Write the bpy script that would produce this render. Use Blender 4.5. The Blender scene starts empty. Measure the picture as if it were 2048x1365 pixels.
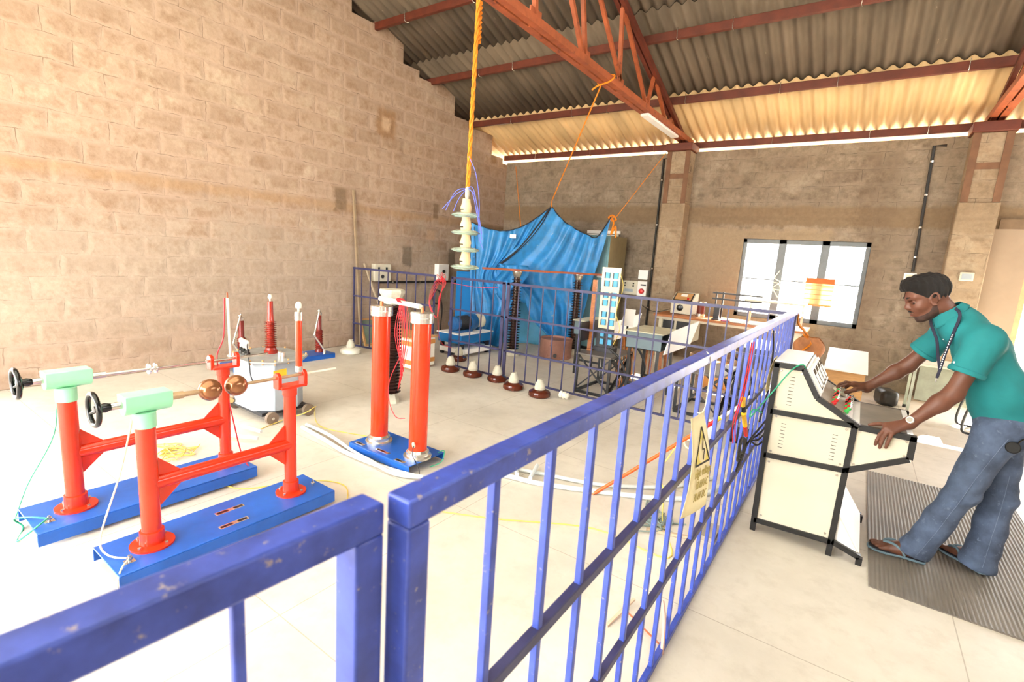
import bpy, math, random
import numpy as np
from mathutils import Vector, Matrix
random.seed(7)
S = bpy.context.scene
COL = S.collection
# ------------------------------------------------------------------ camera, sky, sun, exposure
cam = bpy.data.cameras.new('camera'); cam_o = bpy.data.objects.new('camera', cam); COL.objects.link(cam_o)
cam.lens = 17.5; cam.sensor_width = 36.0; cam.clip_start = 0.02
cam.dof.use_dof = True; cam.dof.focus_distance = 3.4; cam.dof.aperture_fstop = 4.5
right = Vector((0.8155575, 0.57500429, 0.0650848)); up = Vector((-0.15155031, 0.10368596, 0.9829963)); back = Vector((0.55847871, -0.81155362, 0.17170394))
cam_o.matrix_world = Matrix(((right.x, up.x, back.x, 0), (right.y, up.y, back.y, 0), (right.z, up.z, back.z, 1.6), (0, 0, 0, 1)))
S.camera = cam_o
W = bpy.data.worlds.new('sky'); S.world = W; W.use_nodes = True
bgn = W.node_tree.nodes['Background']; bgn.inputs[0].default_value = (0.98, 0.98, 0.97, 1); bgn.inputs[1].default_value = 5.6
sun = bpy.data.lights.new('sun', 'SUN'); sun.energy = 30.0; sun.angle = 0.01; sun.color = (1, 0.93, 0.8)
sun_o = bpy.data.objects.new('sun', sun); COL.objects.link(sun_o)
sun_o.rotation_euler = Vector((-0.42, -1.0, -0.82)).to_track_quat('-Z', 'Y').to_euler()
S.view_settings.view_transform = 'Standard'; S.view_settings.look = 'None'; S.view_settings.gamma = 1; S.view_settings.use_curve_mapping = False
S.view_settings.exposure = 1.66
S.cycles.use_denoising = True
S.cycles.max_bounces = 8; S.cycles.diffuse_bounces = 5
S.cycles.sample_clamp_indirect = 12
# ------------------------------------------------------------------ materials
def lin(c):
    return tuple(((v/255)/12.92 if v/255 <= .04045 else ((v/255+.055)/1.055)**2.4) for v in c)
def node(nt, typ, **kw):
    n = nt.nodes.new(typ)
    for k, v in kw.items():
        if k.startswith('i_'): n.inputs[int(k[2:]) if k[2:].isdigit() else k[2:].replace('_', ' ')].default_value = v
        else: setattr(n, k, v)
    return n
def mixc(nt, fac, a, b):
    m = nt.nodes.new('ShaderNodeMix'); m.data_type = 'RGBA'
    for s, v in ((m.inputs[0], fac), (m.inputs[6], a), (m.inputs[7], b)):
        if hasattr(v, 'is_linked'): nt.links.new(v, s)
        elif isinstance(v, tuple): s.default_value = (*v, 1) if len(v) == 3 else v
        else: s.default_value = v
    return m.outputs[2]
def rampf(nt, src, a, b):
    m = nt.nodes.new('ShaderNodeMapRange'); m.inputs[1].default_value = a; m.inputs[2].default_value = b
    nt.links.new(src, m.inputs[0]); return m.outputs[0]
def noise(nt, vec, scale, detail=4, rough=.6):
    n = node(nt, 'ShaderNodeTexNoise'); n.inputs['Scale'].default_value = scale; n.inputs['Detail'].default_value = detail; n.inputs['Roughness'].default_value = rough
    if vec is not None: nt.links.new(vec, n.inputs['Vector'])
    return n.outputs['Fac']
def math_(nt, op, a, b):
    m = nt.nodes.new('ShaderNodeMath'); m.operation = op
    for i, v in enumerate((a, b)):
        if hasattr(v, 'is_linked'): nt.links.new(v, m.inputs[i])
        else: m.inputs[i].default_value = v
    return m.outputs[0]
def bump(nt, h, p, strength, dist=.01):
    b = nt.nodes.new('ShaderNodeBump'); b.inputs['Strength'].default_value = strength; b.inputs['Distance'].default_value = dist
    nt.links.new(h, b.inputs['Height']); nt.links.new(b.outputs[0], p.inputs['Normal'])
def new(name):
    m = bpy.data.materials.new(name); m.use_nodes = True
    nt = m.node_tree; p = nt.nodes['Principled BSDF']
    tc = nt.nodes.new('ShaderNodeTexCoord')
    return m, nt, p, tc.outputs['Object']
def pm(name, rgb, rough=.5, metal=0, var=.12, scale=9, chips=None, chip_at=.63, chip_scale=28, bmp=0, stretch=None, trans=0):
    m, nt, p, v = new(name)
    if stretch:
        mp = nt.nodes.new('ShaderNodeMapping'); mp.inputs['Scale'].default_value = stretch; nt.links.new(v, mp.inputs[0]); v = mp.outputs[0]
    c = lin(rgb); d = tuple(x*(1-var*1.6) for x in c); e = tuple(min(1, x*(1+var)) for x in c)
    n = noise(nt, v, scale)
    col = mixc(nt, rampf(nt, n, .3, .7), d, e)
    if chips:
        n2 = noise(nt, v, chip_scale, 6, .7)
        col = mixc(nt, rampf(nt, n2, chip_at, chip_at+.05), col, lin(chips))
    nt.links.new(col, p.inputs['Base Color']); p.inputs['Roughness'].default_value = rough; p.inputs['Metallic'].default_value = metal
    if bmp: bump(nt, noise(nt, v, scale*6), p, bmp)
    if trans:
        t = nt.nodes.new('ShaderNodeBsdfTranslucent'); nt.links.new(col, t.inputs[0]); mx = nt.nodes.new('ShaderNodeMixShader'); mx.inputs[0].default_value = trans
        nt.links.new(p.outputs[0], mx.inputs[1]); nt.links.new(t.outputs[0], mx.inputs[2]); nt.links.new(mx.outputs[0], nt.nodes['Material Output'].inputs[0])
    return m
def wall_mat(name, axis, c1, c2, mortar, dark, pale, bands=(), plaster=None, stains=()):
    m, nt, p, v = new(name)
    sx = nt.nodes.new('ShaderNodeSeparateXYZ'); nt.links.new(v, sx.inputs[0])
    u, z = sx.outputs[axis], sx.outputs[2]
    cb = nt.nodes.new('ShaderNodeCombineXYZ')
    wob = noise(nt, v, 3.2, 3)
    wob2 = noise(nt, v, 11, 3)
    nt.links.new(math_(nt, 'ADD', u, math_(nt, 'MULTIPLY', wob, .1)), cb.inputs[0])
    nt.links.new(math_(nt, 'ADD', z, math_(nt, 'MULTIPLY', math_(nt, 'ADD', wob, wob2), .035)), cb.inputs[1])
    def brick(ms, sm):
        b = node(nt, 'ShaderNodeTexBrick', offset=.5, squash=1)
        b.inputs['Scale'].default_value = 1; b.inputs['Mortar Size'].default_value = ms; b.inputs['Mortar Smooth'].default_value = sm
        b.inputs['Brick Width'].default_value = .47; b.inputs['Row Height'].default_value = .225; b.inputs['Bias'].default_value = 0
        b.inputs['Color1'].default_value = (0, 0, 0, 1); b.inputs['Color2'].default_value = (1, 1, 1, 1); b.inputs['Mortar'].default_value = (.5, .5, .5, 1)
        nt.links.new(cb.outputs[0], b.inputs[0]); return b
    wide = brick(.06, 1.0); thin = brick(.004, .25)
    tone = mixc(nt, wide.outputs[0], lin(c1), lin(c2))
    n1 = noise(nt, v, 5.5, 6, .65); n2 = noise(nt, v, 1.3, 5); n3 = noise(nt, v, 22, 6, .7)
    tone = mixc(nt, rampf(nt, n1, .44, .72), tone, lin(dark))
    tone = mixc(nt, math_(nt, 'MULTIPLY', rampf(nt, noise(nt, v, 2.6, 6, .7), .52, .72), .75), tone, lin(pale))
    edge = math_(nt, 'MULTIPLY', wide.outputs[1], rampf(nt, n1, .25, .6))
    tone = mixc(nt, math_(nt, 'MULTIPLY', edge, .75), tone, lin(mortar))
    crack = math_(nt, 'MULTIPLY', thin.outputs[1], rampf(nt, noise(nt, v, 6, 3), .42, .6))
    tone = mixc(nt, math_(nt, 'MULTIPLY', crack, .7), tone, tuple(x*.45 for x in lin(dark)))
    tone = mixc(nt, math_(nt, 'MULTIPLY', rampf(nt, n2, .5, .75), .35), tone, tuple(x*.75 for x in lin(dark)))
    tone = mixc(nt, math_(nt, 'MULTIPLY', rampf(nt, n3, .35, .75), .22), tone, tuple(x*.6 for x in lin(dark)))
    def box(u0, u1, z0, z1, soft):
        uu = math_(nt, 'ADD', u, math_(nt, 'MULTIPLY', math_(nt, 'SUBTRACT', n1, .5), soft*3)); zz = math_(nt, 'ADD', z, math_(nt, 'MULTIPLY', math_(nt, 'SUBTRACT', n1, .5), soft*3))
        r = math_(nt, 'MULTIPLY', rampf(nt, uu, u0, u0+soft), rampf(nt, uu, u1, u1-soft))
        r2 = math_(nt, 'MULTIPLY', rampf(nt, zz, z0, z0+soft), rampf(nt, zz, z1, z1-soft))
        return math_(nt, 'MULTIPLY', r, r2)
    for (u0, u1, z0, z1, col, a, soft) in bands:
        tone = mixc(nt, math_(nt, 'MULTIPLY', box(u0, u1, z0, z1, soft), a), tone, mixc(nt, rampf(nt, n3, .3, .7), lin(col), tuple(x*.8 for x in lin(col))))
    nt.links.new(tone, p.inputs['Base Color']); p.inputs['Roughness'].default_value = .92
    h = math_(nt, 'SUBTRACT', math_(nt, 'MULTIPLY', n1, 1.0), math_(nt, 'MULTIPLY', wide.outputs[1], .6))
    bump(nt, h, p, .42, .02)
    return m
BLUEF = pm('barrier_paint', (58, 78, 168), .38, 0, .22, 14, chips=(160, 150, 140), chip_at=.64, chip_scale=55)
NAVY = pm('shaded_dusty_barrier', (52, 52, 92), .45, 0, .2, 12, chips=(110, 96, 90), chip_at=.66)  # shade and dust put into the barrier blue, for rails and far panels
RED = pm('gloss_red_paint', (214, 52, 24), .18, 0, .08, 5)
REDI = pm('red_epoxy', (225, 58, 20), .14, 0, .06, 5)
BLUE = pm('base_blue_paint', (20, 88, 178), .35, 0, .12, 6, chips=(96, 130, 190), chip_at=.74)
GREEN = pm('mint_paint', (150, 220, 178), .35, 0, .06, 5)
BLACKP = pm('black_plastic', (16, 20, 20), .22, 0, .1, 6)
STEEL = pm('bright_steel', (205, 200, 190), .25, .9, .06, 20)
CHROME = pm('alloy', (225, 222, 214), .2, .85, .06, 12)
BRONZE = pm('bronze_ball', (150, 100, 66), .16, .55, .12, 8)
GREY = pm('tank_grey', (160, 170, 178), .4, 0, .07, 7)
DGREY = pm('dark_steel', (52, 52, 56), .45, .3, .2, 14, chips=(108, 98, 92), chip_at=.68)
BLACKS = pm('black_frame_paint', (26, 26, 27), .4, 0, .25, 20, chips=(90, 88, 84), chip_at=.75)
CREAM = pm('cream_panel', (206, 200, 180), .5, 0, .03, 3)
WHITE = pm('white_panel', (242, 241, 238), .5, 0, .03, 4)
PORC = pm('brown_porcelain', (84, 34, 18), .1, 0, .15, 5)
PORCD = pm('dark_porcelain', (52, 30, 24), .2, 0, .15, 8)
CAPG = pm('cement_cap', (196, 192, 174), .7, 0, .12, 18, bmp=.3)
WHITEC = pm('white_porcelain', (226, 222, 206), .35, 0, .05, 8)
ORANGE = pm('orange_rope', (235, 138, 20), .7, 0, .2, 60, bmp=.6)
GLASSD = bpy.data.materials.new('toughened_glass')
RUST = pm('red_oxide_steel', (156, 80, 44), .6, 0, .2, 7, chips=(112, 54, 36), chip_at=.6, chip_scale=10)
RUSTD = pm('dark_oxide_steel', (98, 42, 26), .6, 0, .2, 6)
TARP = pm('blue_tarpaulin', (52, 148, 218), .36, 0, .18, 5, chips=(140, 182, 214), chip_at=.64, chip_scale=11, bmp=.3, trans=.25)
TARPK = pm('black_seam', (18, 22, 32), .6)
TRAY = pm('tray_grey', (96, 116, 124), .4, 0, .1, 4)
TEAL = pm('teal_cabinet_paint', (118, 160, 168), .45, 0, .08, 4)
OLIVE = pm('beige_cabinet_side', (130, 118, 86), .55, 0, .1, 4)
CABB = pm('blue_cabinet_paint', (14, 110, 178), .4, 0, .06, 4)
WOOD = pm('varnished_wood', (172, 104, 52), .45, 0, .2, 5, stretch=(3, 14, 14))
PLY = pm('pale_ply', (196, 150, 96), .6, 0, .12, 4, stretch=(2, 9, 20))
CARD = pm('kraft_tape', (190, 128, 62), .7, 0, .1, 6)
BOARDW = pm('white_carton', (232, 226, 212), .8, 0, .05, 5)
RUBBER = pm('tyre_rubber', (40, 38, 36), .8)
WIRER = pm('red_wire', (196, 24, 40), .5)
WIREY = pm('yellow_wire', (222, 196, 92), .5)
WIREG = pm('green_wire', (40, 160, 120), .5)
WIREC = pm('cream_wire', (238, 228, 190), .5)
WIREB = pm('blue_cord', (96, 110, 225), .5)
WIREK = pm('black_cable', (30, 28, 28), .55)
PVC = pm('grey_pvc', (206, 212, 210), .45, 0, .05, 6)
PIPEK = pm('black_conduit', (34, 32, 30), .5)
SKIN = pm('brown_skin', (102, 62, 45), .5, 0, .1, 16)
SKINL = pm('lip_skin', (124, 70, 58), .45)
HAIR = pm('black_hair', (22, 17, 15), .5, 0, .4, 90, bmp=.8)
SHIRT = pm('teal_pique', (20, 118, 122), .85, 0, .1, 5, bmp=.15)
JEANS = pm('blue_denim', (74, 88, 112), .9, 0, .3, 9, chips=(92, 106, 128), chip_at=.6, chip_scale=30, bmp=.2)
JEANSS = pm('denim_seam', (104, 118, 142), .9)
SOLE = pm('sandal_rubber', (104, 128, 140), .7)
SOLEK = pm('dark_insole', (46, 52, 64), .8)
NAVYL = pm('navy_ribbon', (24, 26, 50), .7)
EYEW = pm('eye_white', (224, 216, 206), .3)
MATR = pm('ribbed_rubber', (120, 112, 102), .6, 0, .14, 2.4)
PAPER = pm('cream_card', (236, 224, 178), .8, 0, .03)
PAPERY = pm('yellow_print', (232, 214, 110), .8)
INK = pm('ink', (40, 36, 30), .8)
COPPER = pm('bare_copper', (190, 112, 72), .4, .5)
SKYB = pm('relay_blue', (70, 168, 214), .4)
TIN = pm('galvanised_tin', (200, 202, 204), .35, .5, .1, 8)
RODO = pm('orange_fibre_rod', (240, 92, 30), .35)
YEL = pm('yellow_tape', (240, 190, 40), .5)
KNOBR = pm('red_knob', (206, 26, 26), .35)
KNOBG = pm('green_terminal', (60, 176, 84), .35)
SHEET = pm('fibre_cement', (104, 92, 78), .85, 0, .22, 3.5, stretch=(1, .25, .25), bmp=.2, chips=(134, 120, 102), chip_at=.66, chip_scale=16)
SHEETL = pm('eave_lit_sheet', (214, 186, 140), .6, 0, .14, 2.5, stretch=(1.5, .3, .3), trans=.06)  # light bounced in at the eave, put into a paler amber roof colour
SKYL = pm('added_skylight_sheet', (226, 226, 220), .6, 0, .06, 3, trans=.38)  # unseen roof sheets, added to brighten the near floor and rails from above
nt = None
GLASSD.use_nodes = True
_p = GLASSD.node_tree.nodes['Principled BSDF']; _p.inputs['Base Color'].default_value = (.72, .9, .8, 1); _p.inputs['Roughness'].default_value = .06; _p.inputs['Transmission Weight'].default_value = .75; _p.inputs['IOR'].default_value = 1.45
PANE = bpy.data.materials.new('window_pane'); PANE.use_nodes = True
_nt = PANE.node_tree; _tr = _nt.nodes.new('ShaderNodeBsdfTransparent'); _gl = _nt.nodes.new('ShaderNodeBsdfGlossy'); _gl.inputs[1].default_value = .02
_mx = _nt.nodes.new('ShaderNodeMixShader'); _mx.inputs[0].default_value = .06; _nt.links.new(_tr.outputs[0], _mx.inputs[1]); _nt.links.new(_gl.outputs[0], _mx.inputs[2]); _nt.links.new(_mx.outputs[0], _nt.nodes['Material Output'].inputs[0])
WALL_L = wall_mat('left_stone', 1, (182, 158, 138), (166, 142, 122), (186, 162, 144), (150, 122, 98), (202, 184, 162),
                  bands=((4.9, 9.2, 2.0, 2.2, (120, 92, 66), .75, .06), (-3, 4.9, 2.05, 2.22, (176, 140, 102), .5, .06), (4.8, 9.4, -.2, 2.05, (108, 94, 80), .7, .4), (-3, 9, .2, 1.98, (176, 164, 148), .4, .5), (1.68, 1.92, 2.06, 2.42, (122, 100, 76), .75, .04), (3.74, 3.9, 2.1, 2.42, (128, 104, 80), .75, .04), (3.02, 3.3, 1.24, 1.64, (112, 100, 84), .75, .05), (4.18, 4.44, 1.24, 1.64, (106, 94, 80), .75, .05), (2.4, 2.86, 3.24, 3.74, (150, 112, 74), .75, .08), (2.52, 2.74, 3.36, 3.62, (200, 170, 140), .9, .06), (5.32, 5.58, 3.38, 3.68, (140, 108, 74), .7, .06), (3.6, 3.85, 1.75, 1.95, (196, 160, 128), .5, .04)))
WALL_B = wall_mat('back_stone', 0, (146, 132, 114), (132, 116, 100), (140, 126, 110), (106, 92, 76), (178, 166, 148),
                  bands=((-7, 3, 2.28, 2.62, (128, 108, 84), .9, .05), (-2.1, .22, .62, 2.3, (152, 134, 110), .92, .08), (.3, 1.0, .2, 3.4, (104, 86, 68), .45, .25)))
PILL = wall_mat('pillar_cement', 0, (164, 144, 120), (150, 130, 106), (158, 140, 118), (120, 100, 78), (190, 176, 152), bands=((-7, 3, 2.2, 2.62, (140, 120, 96), .6, .05),))
def floor_mat():
    m, nt, p, v = new('cement_floor')
    n = noise(nt, v, 1.2, 6, .65); n2 = noise(nt, v, 7, 6, .7)
    c = mixc(nt, rampf(nt, n, .3, .7), lin((190, 182, 168)), lin((216, 209, 196)))
    c = mixc(nt, math_(nt, 'MULTIPLY', rampf(nt, n2, .5, .8), .4), c, lin((164, 152, 134)))
    sx = nt.nodes.new('ShaderNodeSeparateXYZ'); nt.links.new(v, sx.inputs[0])
    def line(s, per, off):
        f = math_(nt, 'ABSOLUTE', math_(nt, 'SUBTRACT', math_(nt, 'FRACT', math_(nt, 'DIVIDE', math_(nt, 'ADD', s, off), per), 0), .5), 0)
        return rampf(nt, f, .0028, .0012)
    l = math_(nt, 'MAXIMUM', line(sx.outputs[0], 1.22, .38), line(sx.outputs[1], 1.22, .1))
    c = mixc(nt, math_(nt, 'MULTIPLY', l, .5), c, lin((120, 104, 84)))
    d = nt.nodes.new('ShaderNodeVectorMath'); d.operation = 'DISTANCE'; d.inputs[1].default_value = (-2.83, 3.77, 0); nt.links.new(v, d.inputs[0])
    c = mixc(nt, math_(nt, 'MULTIPLY', rampf(nt, d.outputs['Value'], .27, .2), .45), c, lin((120, 100, 72)))
    nt.links.new(c, p.inputs['Base Color']); p.inputs['Roughness'].default_value = .55
    bump(nt, n2, p, .08, .01)
    return m
FLOOR = floor_mat()
GROUND = pm('sunlit_soil', (196, 182, 160), .95, 0, .1, 1)
# ------------------------------------------------------------------ geometry helpers
class MB:
    def __init__(self): self.v = []; self.f = []
    def add(self, vs, fs):
        k = len(self.v); self.v += [tuple(x) for x in vs]; self.f += [tuple(i+k for i in f) for f in fs]; return self
    def hexa(self, a, b):                      # two quads, bottom and top
        return self.add(list(a)+list(b), [(3, 2, 1, 0), (4, 5, 6, 7), (0, 1, 5, 4), (1, 2, 6, 5), (2, 3, 7, 6), (3, 0, 4, 7)])
    def box(self, x0, x1, y0, y1, z0, z1):
        return self.hexa([(x0, y0, z0), (x1, y0, z0), (x1, y1, z0), (x0, y1, z0)], [(x0, y0, z1), (x1, y0, z1), (x1, y1, z1), (x0, y1, z1)])
    def bar(self, p, q, w, h=None, upv=(0, 0, 1)):
        p, q = Vector(p), Vector(q); h = h or w; d = (q-p).normalized(); u = Vector(upv)
        if abs(d.dot(u)) > .98: u = Vector((1, 0, 0)) if abs(d.x) < .9 else Vector((0, 1, 0))
        s = d.cross(u).normalized(); u = s.cross(d)
        o = [s*w/2*a+u*h/2*b for a, b in ((-1, -1), (1, -1), (1, 1), (-1, 1))]
        return self.hexa([p+x for x in o], [q+x for x in o])
    def tube(self, pts, r, n=8, closed=False):
        pts = [Vector(p) for p in pts]; N = len(pts); R = r if isinstance(r, (list, tuple)) else [r]*N
        t0 = (pts[1]-pts[0]).normalized(); u = Vector((0, 0, 1)) if abs(t0.z) < .9 else Vector((1, 0, 0)); u = (u-t0*u.dot(t0)).normalized()
        vs = []
        for i, p in enumerate(pts):
            a, b = (pts[i-1] if i or closed else p), (pts[(i+1) % N] if i < N-1 or closed else p)
            t = (b-a).normalized(); u = (u-t*u.dot(t))
            u = u.normalized() if u.length > 1e-6 else t.orthogonal().normalized()
            w = t.cross(u)
            vs += [p+(u*math.cos(2*math.pi*k/n)+w*math.sin(2*math.pi*k/n))*R[i] for k in range(n)]
        fs = [(i*n+k, i*n+(k+1) % n, ((i+1) % N)*n+(k+1) % n, ((i+1) % N)*n+k) for i in range(N if closed else N-1) for k in range(n)]
        if not closed: fs += [tuple(range(n))[::-1], tuple((N-1)*n+k for k in range(n))]
        return self.add(vs, fs)
    def cyl(self, p, q, r, n=16, r2=None): return self.tube([p, q], [r, r if r2 is None else r2], n)
    def lathe(self, o, prof, n=24, axis=(0, 0, 1)):     # prof: (radius, height) pairs from one end to the other
        a = Vector(axis).normalized(); u = a.orthogonal().normalized(); w = a.cross(u); o = Vector(o); N = len(prof)
        vs = [o+a*h+(u*math.cos(2*math.pi*k/n)+w*math.sin(2*math.pi*k/n))*max(r, 1e-4) for r, h in prof for k in range(n)]
        fs = [(i*n+k, i*n+(k+1) % n, (i+1)*n+(k+1) % n, (i+1)*n+k) for i in range(N-1) for k in range(n)]
        fs += [tuple(range(n))[::-1], tuple((N-1)*n+k for k in range(n))]
        return self.add(vs, fs)
    def ball(self, c, r, n=20, sc=(1, 1, 1)):
        k = len(self.v); m = n//2
        self.lathe((0, 0, 0), [(math.sin(math.pi*i/m)*r, -math.cos(math.pi*i/m)*r) for i in range(m+1)], n)
        self.v[k:] = [(c[0]+x*sc[0], c[1]+y*sc[1], c[2]+z*sc[2]) for x, y, z in self.v[k:]]; return self
    def prism(self, poly, vec):                # polygon of 3-D points pushed along vec
        n = len(poly); v = Vector(vec); a = [Vector(p) for p in poly]
        return self.add(a+[p+v for p in a], [tuple(range(n))[::-1], tuple(range(n, 2*n))]+[(i, (i+1) % n, n+(i+1) % n, n+i) for i in range(n)])
    def grid(self, fn, nu, nv):
        vs = [fn(i/nu, j/nv) for j in range(nv+1) for i in range(nu+1)]
        return self.add(vs, [(j*(nu+1)+i, j*(nu+1)+i+1, (j+1)*(nu+1)+i+1, (j+1)*(nu+1)+i) for j in range(nv) for i in range(nu)])
    def rot(self, ang, c, axis='Z'):
        M = Matrix.Translation(c) @ Matrix.Rotation(ang, 4, axis) @ Matrix.Translation(-Vector(c)); self.v = [tuple(M @ Vector(p)) for p in self.v]; return self
    def build(self, name, mat, parent=None, sharp=.6, bevel=0, thick=0, seg=2):
        me = bpy.data.meshes.new(name); o = bpy.data.objects.new(name, me); COL.objects.link(o)
        if parent is not None:
            b = Vector((0, 0, 0)); q = parent
            while q is not None: b += q.location; q = q.parent
            o.parent = parent; org = b; o.location = (0, 0, 0)
        else:
            xs, ys, zs = zip(*self.v); org = Vector(((min(xs)+max(xs))/2, (min(ys)+max(ys))/2, min(zs))); o.location = org
        me.from_pydata([(x-org.x, y-org.y, z-org.z) for x, y, z in self.v], [], self.f); me.validate()
        import bmesh
        bm = bmesh.new(); bm.from_mesh(me); bmesh.ops.recalc_face_normals(bm, faces=bm.faces); bm.to_mesh(me); bm.free()
        me.polygons.foreach_set('use_smooth', [True]*len(me.polygons)); me.set_sharp_from_angle(angle=sharp); me.materials.append(mat)
        if thick: s = o.modifiers.new('solid', 'SOLIDIFY'); s.thickness = thick; s.offset = 0
        if bevel: b = o.modifiers.new('bevel', 'BEVEL'); b.width = bevel; b.segments = seg; b.limit_method = 'ANGLE'; b.angle_limit = .7
        return o
def sm(pts, k=6, closed=False):                # smooth curve through points
    P = [Vector(p) for p in pts]; out = []; N = len(P)
    for i in range(N if closed else N-1):
        a, b, c, d = (P[(i-1) % N] if closed or i else P[0]), P[i], P[(i+1) % N], (P[(i+2) % N] if closed or i < N-2 else P[-1])
        for j in range(k):
            t = j/k; out.append(.5*((2*b)+(c-a)*t+(2*a-5*b+4*c-d)*t*t+(3*b-3*c+d-a)*t**3))
    return out if closed else out+[P[-1]]
def tag(o, label, cat, group=None, kind=None):
    o['label'] = label; o['category'] = cat
    if group: o['group'] = group
    if kind: o['kind'] = kind
    return o
def thing(name, loc, label, cat, group=None):
    o = bpy.data.objects.new(name, None); COL.objects.link(o); o.location = loc; o.empty_display_size = .05
    return tag(o, label, cat, group)
def struct(o): o['kind'] = 'structure'; return o
def one(mb, name, mat, label, cat, group=None, **k): return tag(mb.build(name, mat, **k), label, cat, group)
def copy_tree(o, delta, label=None, parent=None):
    c = o.copy(); COL.objects.link(c)
    if parent is not None: c.parent = parent
    else: c.location = o.location+Vector(delta)
    if label: c['label'] = label
    for ch in o.children: copy_tree(ch, delta, None, c)
    return c
def text(body, name, mat, parent, M, size, extrude=.0006):
    cu = bpy.data.curves.new(name, 'FONT'); cu.body = body; cu.size = size; cu.align_x = 'CENTER'; cu.align_y = 'CENTER'; cu.extrude = extrude; cu.materials.append(mat)
    o = bpy.data.objects.new(name, cu); COL.objects.link(o)
    b = Vector((0, 0, 0)); q = parent
    while q is not None: b += q.location; q = q.parent
    bpy.context.view_layer.update()
    me = bpy.data.meshes.new_from_object(o.evaluated_get(bpy.context.evaluated_depsgraph_get())); bpy.data.objects.remove(o)
    o = bpy.data.objects.new(name, me); COL.objects.link(o)
    o.parent = parent; o.matrix_local = Matrix.Translation(-b) @ M; return o
def frame(o, x, y):                            # matrix with local x, y axes at o
    x = Vector(x).normalized(); y = Vector(y); y = (y-x*y.dot(x)).normalized(); z = x.cross(y)
    return Matrix(((x.x, y.x, z.x, o[0]), (x.y, y.y, z.y, o[1]), (x.z, y.z, z.z, o[2]), (0, 0, 0, 1)))
# ------------------------------------------------------------------ the building
XL, YB = -6.55, 8.9
struct(MB().box(-6.9, 5.2, -3.2, 9.15, -.15, 0).build('floor', FLOOR))
g = MB().box(-30, 30, 9.16, 60, -.3, -.05).add([(-30, -40, -.3), (30, -40, -.3), (30, -3.3, -.3), (-30, -3.3, -.3), (-30, -40, -.05), (30, -40, -.05), (30, -3.3, -.05), (-30, -3.3, -.05)], [(3, 2, 1, 0), (4, 5, 6, 7), (0, 1, 5, 4), (1, 2, 6, 5), (2, 3, 7, 6), (3, 0, 4, 7)]).build('ground', GROUND); struct(g)
def rz(y): return 4.88-.335*(y-5.38) if y > 3 else 4.88+.335*2.38-.335*(3-y)      # underside of the roof
# gable wall: stone courses step up under the roof
def gable(y):
    y = y if y >= 3 else 6-y
    for a, z in ((8.75, 3.46), (8.36, 3.56), (7.8, 3.93), (7.6, 3.9), (7.2, 4.02), (6.62, 4.45), (6.3, 4.4), (5.94, 4.5), (5.36, 4.9), (4.95, 4.86), (4.4, 5.05), (3.8, 5.25), (0, 5.4)):
        if y > a: return z
cuts = sorted(set([-3.2, -2.6, .6, 9.15]+[a for a in (8.75, 8.36, 7.8, 7.6, 7.2, 6.62, 6.3, 5.94, 5.36, 4.95, 4.4, 3.8)]+[6-a for a in (8.75, 8.36, 7.8, 7.6, 7.2, 6.62, 6.3, 5.94, 5.36, 4.95, 4.4, 3.8)]))
poly = [(XL, -3.2, 0)]
for a, b in zip(cuts, cuts[1:]):
    z = gable((a+b)/2); poly += [(XL, a, z), (XL, b, z)]
poly += [(XL, 9.15, 0), (XL, .6, 0), (XL, .6, 2.9), (XL, -2.6, 2.9), (XL, -2.6, 0)]
struct(MB().prism(poly, (-2.0, 0, 0)).build('wall_left', WALL_L, bevel=.02))  # extra outward depth added to keep the gaps under the roof dark
# back wall with a window and a doorway
w = MB()
WX0, WX1, WZ0, WZ1, WT = -1.7, .01, .84, 2.1, 3.49
w.box(XL, WX0, YB, YB+.22, 0, WT).box(WX1, 1.64, YB, YB+.22, 0, WT).box(WX0, WX1, YB, YB+.22, 0, WZ0).box(WX0, WX1, YB, YB+.22, WZ1, WT).box(1.64, 4.4, YB, YB+.22, 2.32, WT).box(4.4, 5.2, YB, YB+.22, 0, WT)
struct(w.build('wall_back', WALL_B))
struct(MB().box(1.26, 1.64, YB-.012, YB, 0, 2.32).build('trim_1', pm('plaster_reveal', (150, 132, 114), .9, 0, .08, 2)))
struct(MB().box(1.3, 4.45, YB-.03, YB, 2.32, 2.44).build('trim_2', pm('lintel_cement', (118, 98, 78), .9, 0, .15, 5)))
STAN = pm('stained_stanchion', (112, 80, 58), .8, 0, .2, 6)
for k, x in enumerate((-2.82, 1.03)):
    p = MB().box(x-.2, x+.2, 8.6, YB, 0, 2.62).box(x-.19, x+.19, 8.62, YB, 2.62, 3.46).build('pillar', PILL, bevel=.012); struct(p)
    st = MB().box(x-.19, x-.115, 8.605, 8.62, 2.62, 3.46).box(x+.115, x+.19, 8.605, 8.62, 2.62, 3.46).box(x-.12, x+.12, 8.612, 8.62, 3.02, 3.1).build('steel_stanchion', STAN, p); st['kind'] = 'structure'
    hd = MB().box(x-.215, x+.215, 8.56, 9.0, 3.46, 3.58).build('cap_plate', RUSTD, p, bevel=.008); hd['kind'] = 'structure'
struct(MB().box(5.2, 5.4, -3.2, 9.15, 0, 4.3).build('wall_right', PILL))  # out of view, added to block light from the right
fw = MB().box(-.5, 5.2, -3.3, -3.1, 0, 3.4).box(XL, -.5, -3.3, -3.1, 3.1, 3.4).build('wall_front', PILL); struct(fw)
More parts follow.
